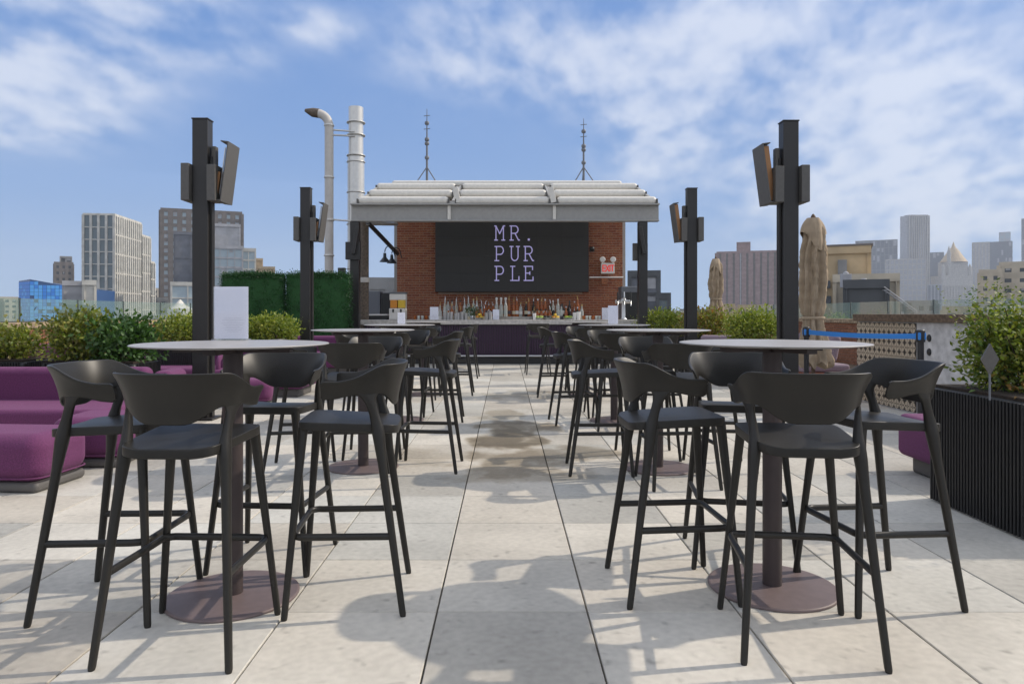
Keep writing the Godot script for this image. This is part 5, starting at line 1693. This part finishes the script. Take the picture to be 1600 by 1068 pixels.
# ------------------------------------------------------------------ the rest
func tile_image() -> Image:
	# cream tile with a dark brown printed ornament
	var n := 128
	var im := Image.create(n, n, false, Image.FORMAT_RGB8)
	var cream := Color(0.80, 0.74, 0.64)
	var dark := Color(0.16, 0.11, 0.09)
	im.fill(cream)
	for y in n:
		for x in n:
			var u := absf(x - 63.5) / 64.0
			var v := absf(y - 63.5) / 64.0
			var on := false
			if u + v < 0.42 and u + v > 0.2: on = true
			if maxf(u, v) > 0.84 and minf(u, v) > 0.3: on = true
			if absf(u - v) < 0.09 and u > 0.42: on = true
			if u < 0.09 and v > 0.42 and v < 0.86: on = true
			if v < 0.2 and u > 0.48 and u < 0.8: on = true
			if on: im.set_pixel(x, y, dark)
	im.generate_mipmaps()
	return im

func build_small_things() -> void:
	# heater posts
	heater_post(Vector3(-3.47, 0, -8.15), 1.0, 3.41, "tall dark heater post behind the nearest left table")
	heater_post(Vector3(3.26, 0, -8.2), -1.0, 3.40, "tall dark heater post behind the nearest right table")
	heater_post(Vector3(-3.53, 0, -12.6), 1.0, 3.41, "dark heater post before the green hedge panels")
	heater_post(Vector3(3.3, 0, -12.65), -1.0, 3.41, "dark heater post between two right shrubs")
	umbrella(Vector3(X(1271, 9.0), 0, -9.0), 2.41, 0.56, "closed beige umbrella beside the nearest right post", 1)
	umbrella(Vector3(X(1119, 16.4), 0, -16.4), 2.46, 1.1, "closed beige umbrella far off beside the second right post", 2)
	# stanchions with blue belt
	var pa := Vector3(3.66, 0, -8.66)
	var pb := Vector3(4.14, 0, -7.1)
	for k in 2:
		var t := thing("stanchion", ["dark belt stanchion beside the closed umbrella", "dark belt stanchion beside the tiled wall and shrubs"][k], "stanchion", [pa, pb][k], 0.0, "belt stanchions")
		var mb := MB.new(); mb.lathe([Vector2(0, 0), Vector2(0.17, 0), Vector2(0.17, 0.012), Vector2(0.06, 0.035), Vector2(0.03, 0.05), Vector2(0.03, 0.05), Vector2(0.03, 0.92), Vector2(0.03, 0.92), Vector2(0.042, 0.925), Vector2(0.042, 1.03), Vector2(0.03, 1.045), Vector2(0, 1.045)], 20)
		obj("post", mb, M.stanchion_metal, t)
		obj("belt_head", boxm(Vector3(0, 0.98, 0), Vector3(0.075, 0.075, 0.075), 0.008), M.belt_blue, t)
	var bt := MB.new()
	var rings := []
	for i in 13:
		var u := i / 12.0
		var p := pa.lerp(pb, u) + Vector3(0, 0.98 - 0.018 * sin(PI * u), 0)
		var side := (pb - pa).normalized().cross(Vector3.UP) * 0.0015
		rings.append(PackedVector3Array([p + Vector3(0, -0.027, 0) + side, p + Vector3(0, 0.027, 0) + side, p + Vector3(0, 0.027, 0) - side, p + Vector3(0, -0.027, 0) - side]))
	bt.loft(rings)
	tag(obj("barrier_belt", bt, M.belt_blue), "blue retractable belt stretched between two stanchions", "belt")
	# tiled low wall on the right
	var wx := 4.9
	var tw := thing("tiled_wall", "low wall with cream and dark patterned tiles and wooden cap", "wall", Vector3(wx, 0, 0))
	obj("core", boxm(Vector3(0.1, 0.55, -7.45), Vector3(0.18, 1.1, 4.9)), M.white_wall, tw)
	var tm := mat("pattern_tile", Color.WHITE, 0.5)
	tm.albedo_texture = ImageTexture.create_from_image(tile_image())
	var ts := 0.1185
	for i in 12:
		for j in 9:
			var mb := MB.new()
			var z0 := 8.5 + i * ts
			var y0 := 0.02 + j * ts
			var g := 0.0015
			var a := Vector3(-0.004, y0 + g, -(z0 + g))
			var b := Vector3(-0.004, y0 + g, -(z0 + ts - g))
			mb.quad(b, a, a + Vector3(0, ts - 2 * g, 0), b + Vector3(0, ts - 2 * g, 0))
			mb.uv = PackedVector2Array([Vector2(0, 1), Vector2(1, 1), Vector2(1, 0), Vector2(0, 0)])
			var o2 := Vector3(0.012, 0, 0)
			mb.quad(a, a + o2, a + o2 + Vector3(0, ts - 2 * g, 0), a + Vector3(0, ts - 2 * g, 0))
			mb.quad(b + o2, b, b + Vector3(0, ts - 2 * g, 0), b + o2 + Vector3(0, ts - 2 * g, 0))
			mb.quad(a + Vector3(0, ts - 2 * g, 0), a + o2 + Vector3(0, ts - 2 * g, 0), b + o2 + Vector3(0, ts - 2 * g, 0), b + Vector3(0, ts - 2 * g, 0))
			for q in 12: mb.uv.append(Vector2(0.02, 0.98))
			obj("tile", mb, tm, tw)
	obj("cap", boxm(Vector3(0.1, 1.15, -7.45), Vector3(0.3, 0.095, 5.0), 0.008), M.wood_cap, tw)
	# dark cast ornament on the white part
	for k in 5:
		var mb := MB.new(); mb.lathe([Vector2(0, 0.012), Vector2(0.035, 0.01), Vector2(0.045, 0.0), Vector2(0, 0)], 12, Vector3(-0.001 + 0.01, 0.92 - 0.16 * k, -8.25), Basis(Vector3.BACK, PI / 2))
		obj("rosette", mb, M.plastic_black, tw)
	# machines on and beside the bar
	var z := 17.75
	var t := thing("slush_machine", "white drinks machine with two yellow tanks at bar's left end", "machine", Vector3(X(622, z), 1.05, -z))
	obj("body", boxm(Vector3(0, 0.14, 0), Vector3(0.4, 0.28, 0.36), 0.02), M.exit_white, t)
	obj("header", boxm(Vector3(0, 0.56, -0.03), Vector3(0.4, 0.16, 0.3), 0.02), M.exit_white, t)
	obj("lid", boxm(Vector3(0, 0.66, -0.03), Vector3(0.42, 0.04, 0.32), 0.01), M.plastic_grey, t)
	obj("back_panel", boxm(Vector3(0, 0.38, -0.14), Vector3(0.38, 0.22, 0.06)), M.exit_white, t)
	for s in [-1.0, 1.0]:
		obj("tank", boxm(Vector3(s * 0.095, 0.385, 0.03), Vector3(0.17, 0.2, 0.2), 0.02), M.lemon if s > 0 else M.orange, t)
		obj("tap", boxm(Vector3(s * 0.095, 0.22, 0.19), Vector3(0.04, 0.08, 0.05), 0.01), M.plastic_black, t)
	t = thing("cold_cabinet", "grey cabinet with black top tray left of the bar", "cabinet", Vector3(X(588, 17.9), 0, -17.9))
	obj("body", boxm(Vector3(0, 0.52, 0), Vector3(0.8, 1.04, 0.6), 0.01), M.plastic_grey, t)
	obj("tray", boxm(Vector3(0.02, 1.1, 0), Vector3(0.62, 0.1, 0.5), 0.015), M.plastic_black, t)
	obj("tray_contents", boxm(Vector3(0.05, 1.165, 0), Vector3(0.5, 0.04, 0.4), 0.018), M.exit_white, t)
	t = thing("grey_bin", "tall blue-grey cabinet beyond the bar's left end", "cabinet", Vector3(X(587, 20.5), 0, -20.5))
	obj("body", boxm(Vector3(0, 0.92, 0), Vector3(0.34, 1.84, 0.5), 0.02), M.plastic_grey, t)
	obj("black_side", boxm(Vector3(0.36, 0.9, 0), Vector3(0.34, 1.78, 0.5), 0.02), M.plastic_black, t)
	# beer tower and small machine at the right end
	z = 17.6
	t = thing("beer_tap_tower", "shiny steel tap tower with handles at bar's right end", "tap", Vector3(X(974, z), 1.05, -z))
	var mb2 := MB.new(); mb2.lathe([Vector2(0, 0), Vector2(0.09, 0), Vector2(0.09, 0.02), Vector2(0.05, 0.05), Vector2(0.05, 0.42), Vector2(0.07, 0.45), Vector2(0.07, 0.52), Vector2(0, 0.54)], 18)
	obj("tower", mb2, M.steel, t)
	for k in 3:
		mb2 = MB.new(); mb2.tube([Vector3(-0.16 + 0.16 * k, 0.44, 0.0), Vector3(-0.16 + 0.16 * k, 0.44, 0.14), Vector3(-0.16 + 0.16 * k, 0.34, 0.16)], 0.016, 8); obj("tap", mb2, M.steel, t)
		mb2 = MB.new(); mb2.tube([Vector3(-0.16 + 0.16 * k, 0.45, 0.13), Vector3(-0.16 + 0.16 * k, 0.55, 0.15), Vector3(-0.16 + 0.16 * k, 0.68, 0.13)], [0.012, 0.022, 0.015], 8); obj("handle", mb2, M.plastic_black if k != 1 else M.steel, t)
	mb2 = MB.new(); mb2.tube([Vector3(-0.2, 0.44, 0), Vector3(0.2, 0.44, 0)], 0.045, 12); obj("crossbar", mb2, M.steel, t)
	t = thing("ice_machine", "dark grey upright machine behind the tap tower", "machine", Vector3(X(985, 18.6), 0, -18.6))
	obj("body", boxm(Vector3(0, 0.95, 0), Vector3(0.55, 1.9, 0.5), 0.02), M.plastic_grey, t)
	obj("door", boxm(Vector3(0, 1.3, 0.255), Vector3(0.47, 0.9, 0.02), 0.01), M.plastic_black, t)
	# small glasses along the back bar's right part
	var gm := MB.new(); gm.lathe([Vector2(0, 0), Vector2(0.028, 0), Vector2(0.036, 0.1), Vector2(0.033, 0.1), Vector2(0.026, 0.008), Vector2(0, 0.008)], 12)
	var gmesh := gm.mesh()
	for k in 14:
		var zz := 17.5
		var left := k < 6
		var px := 648.0 + 6.0 * k if left else 912.0 + 5.0 * (k - 6)
		var o := obj("tumbler", gmesh, M.glass_clear if k % 3 else M.glass_amber)
		o.position = Vector3(X(px, zz), 1.05, -zz)
		tag(o, "small %s glass on the bar's %s end, %s of its row" % ["clear" if k % 3 else "amber", "left" if left else "right", ordinal(k if left else k - 6)], "glass", "small glasses on the bar")
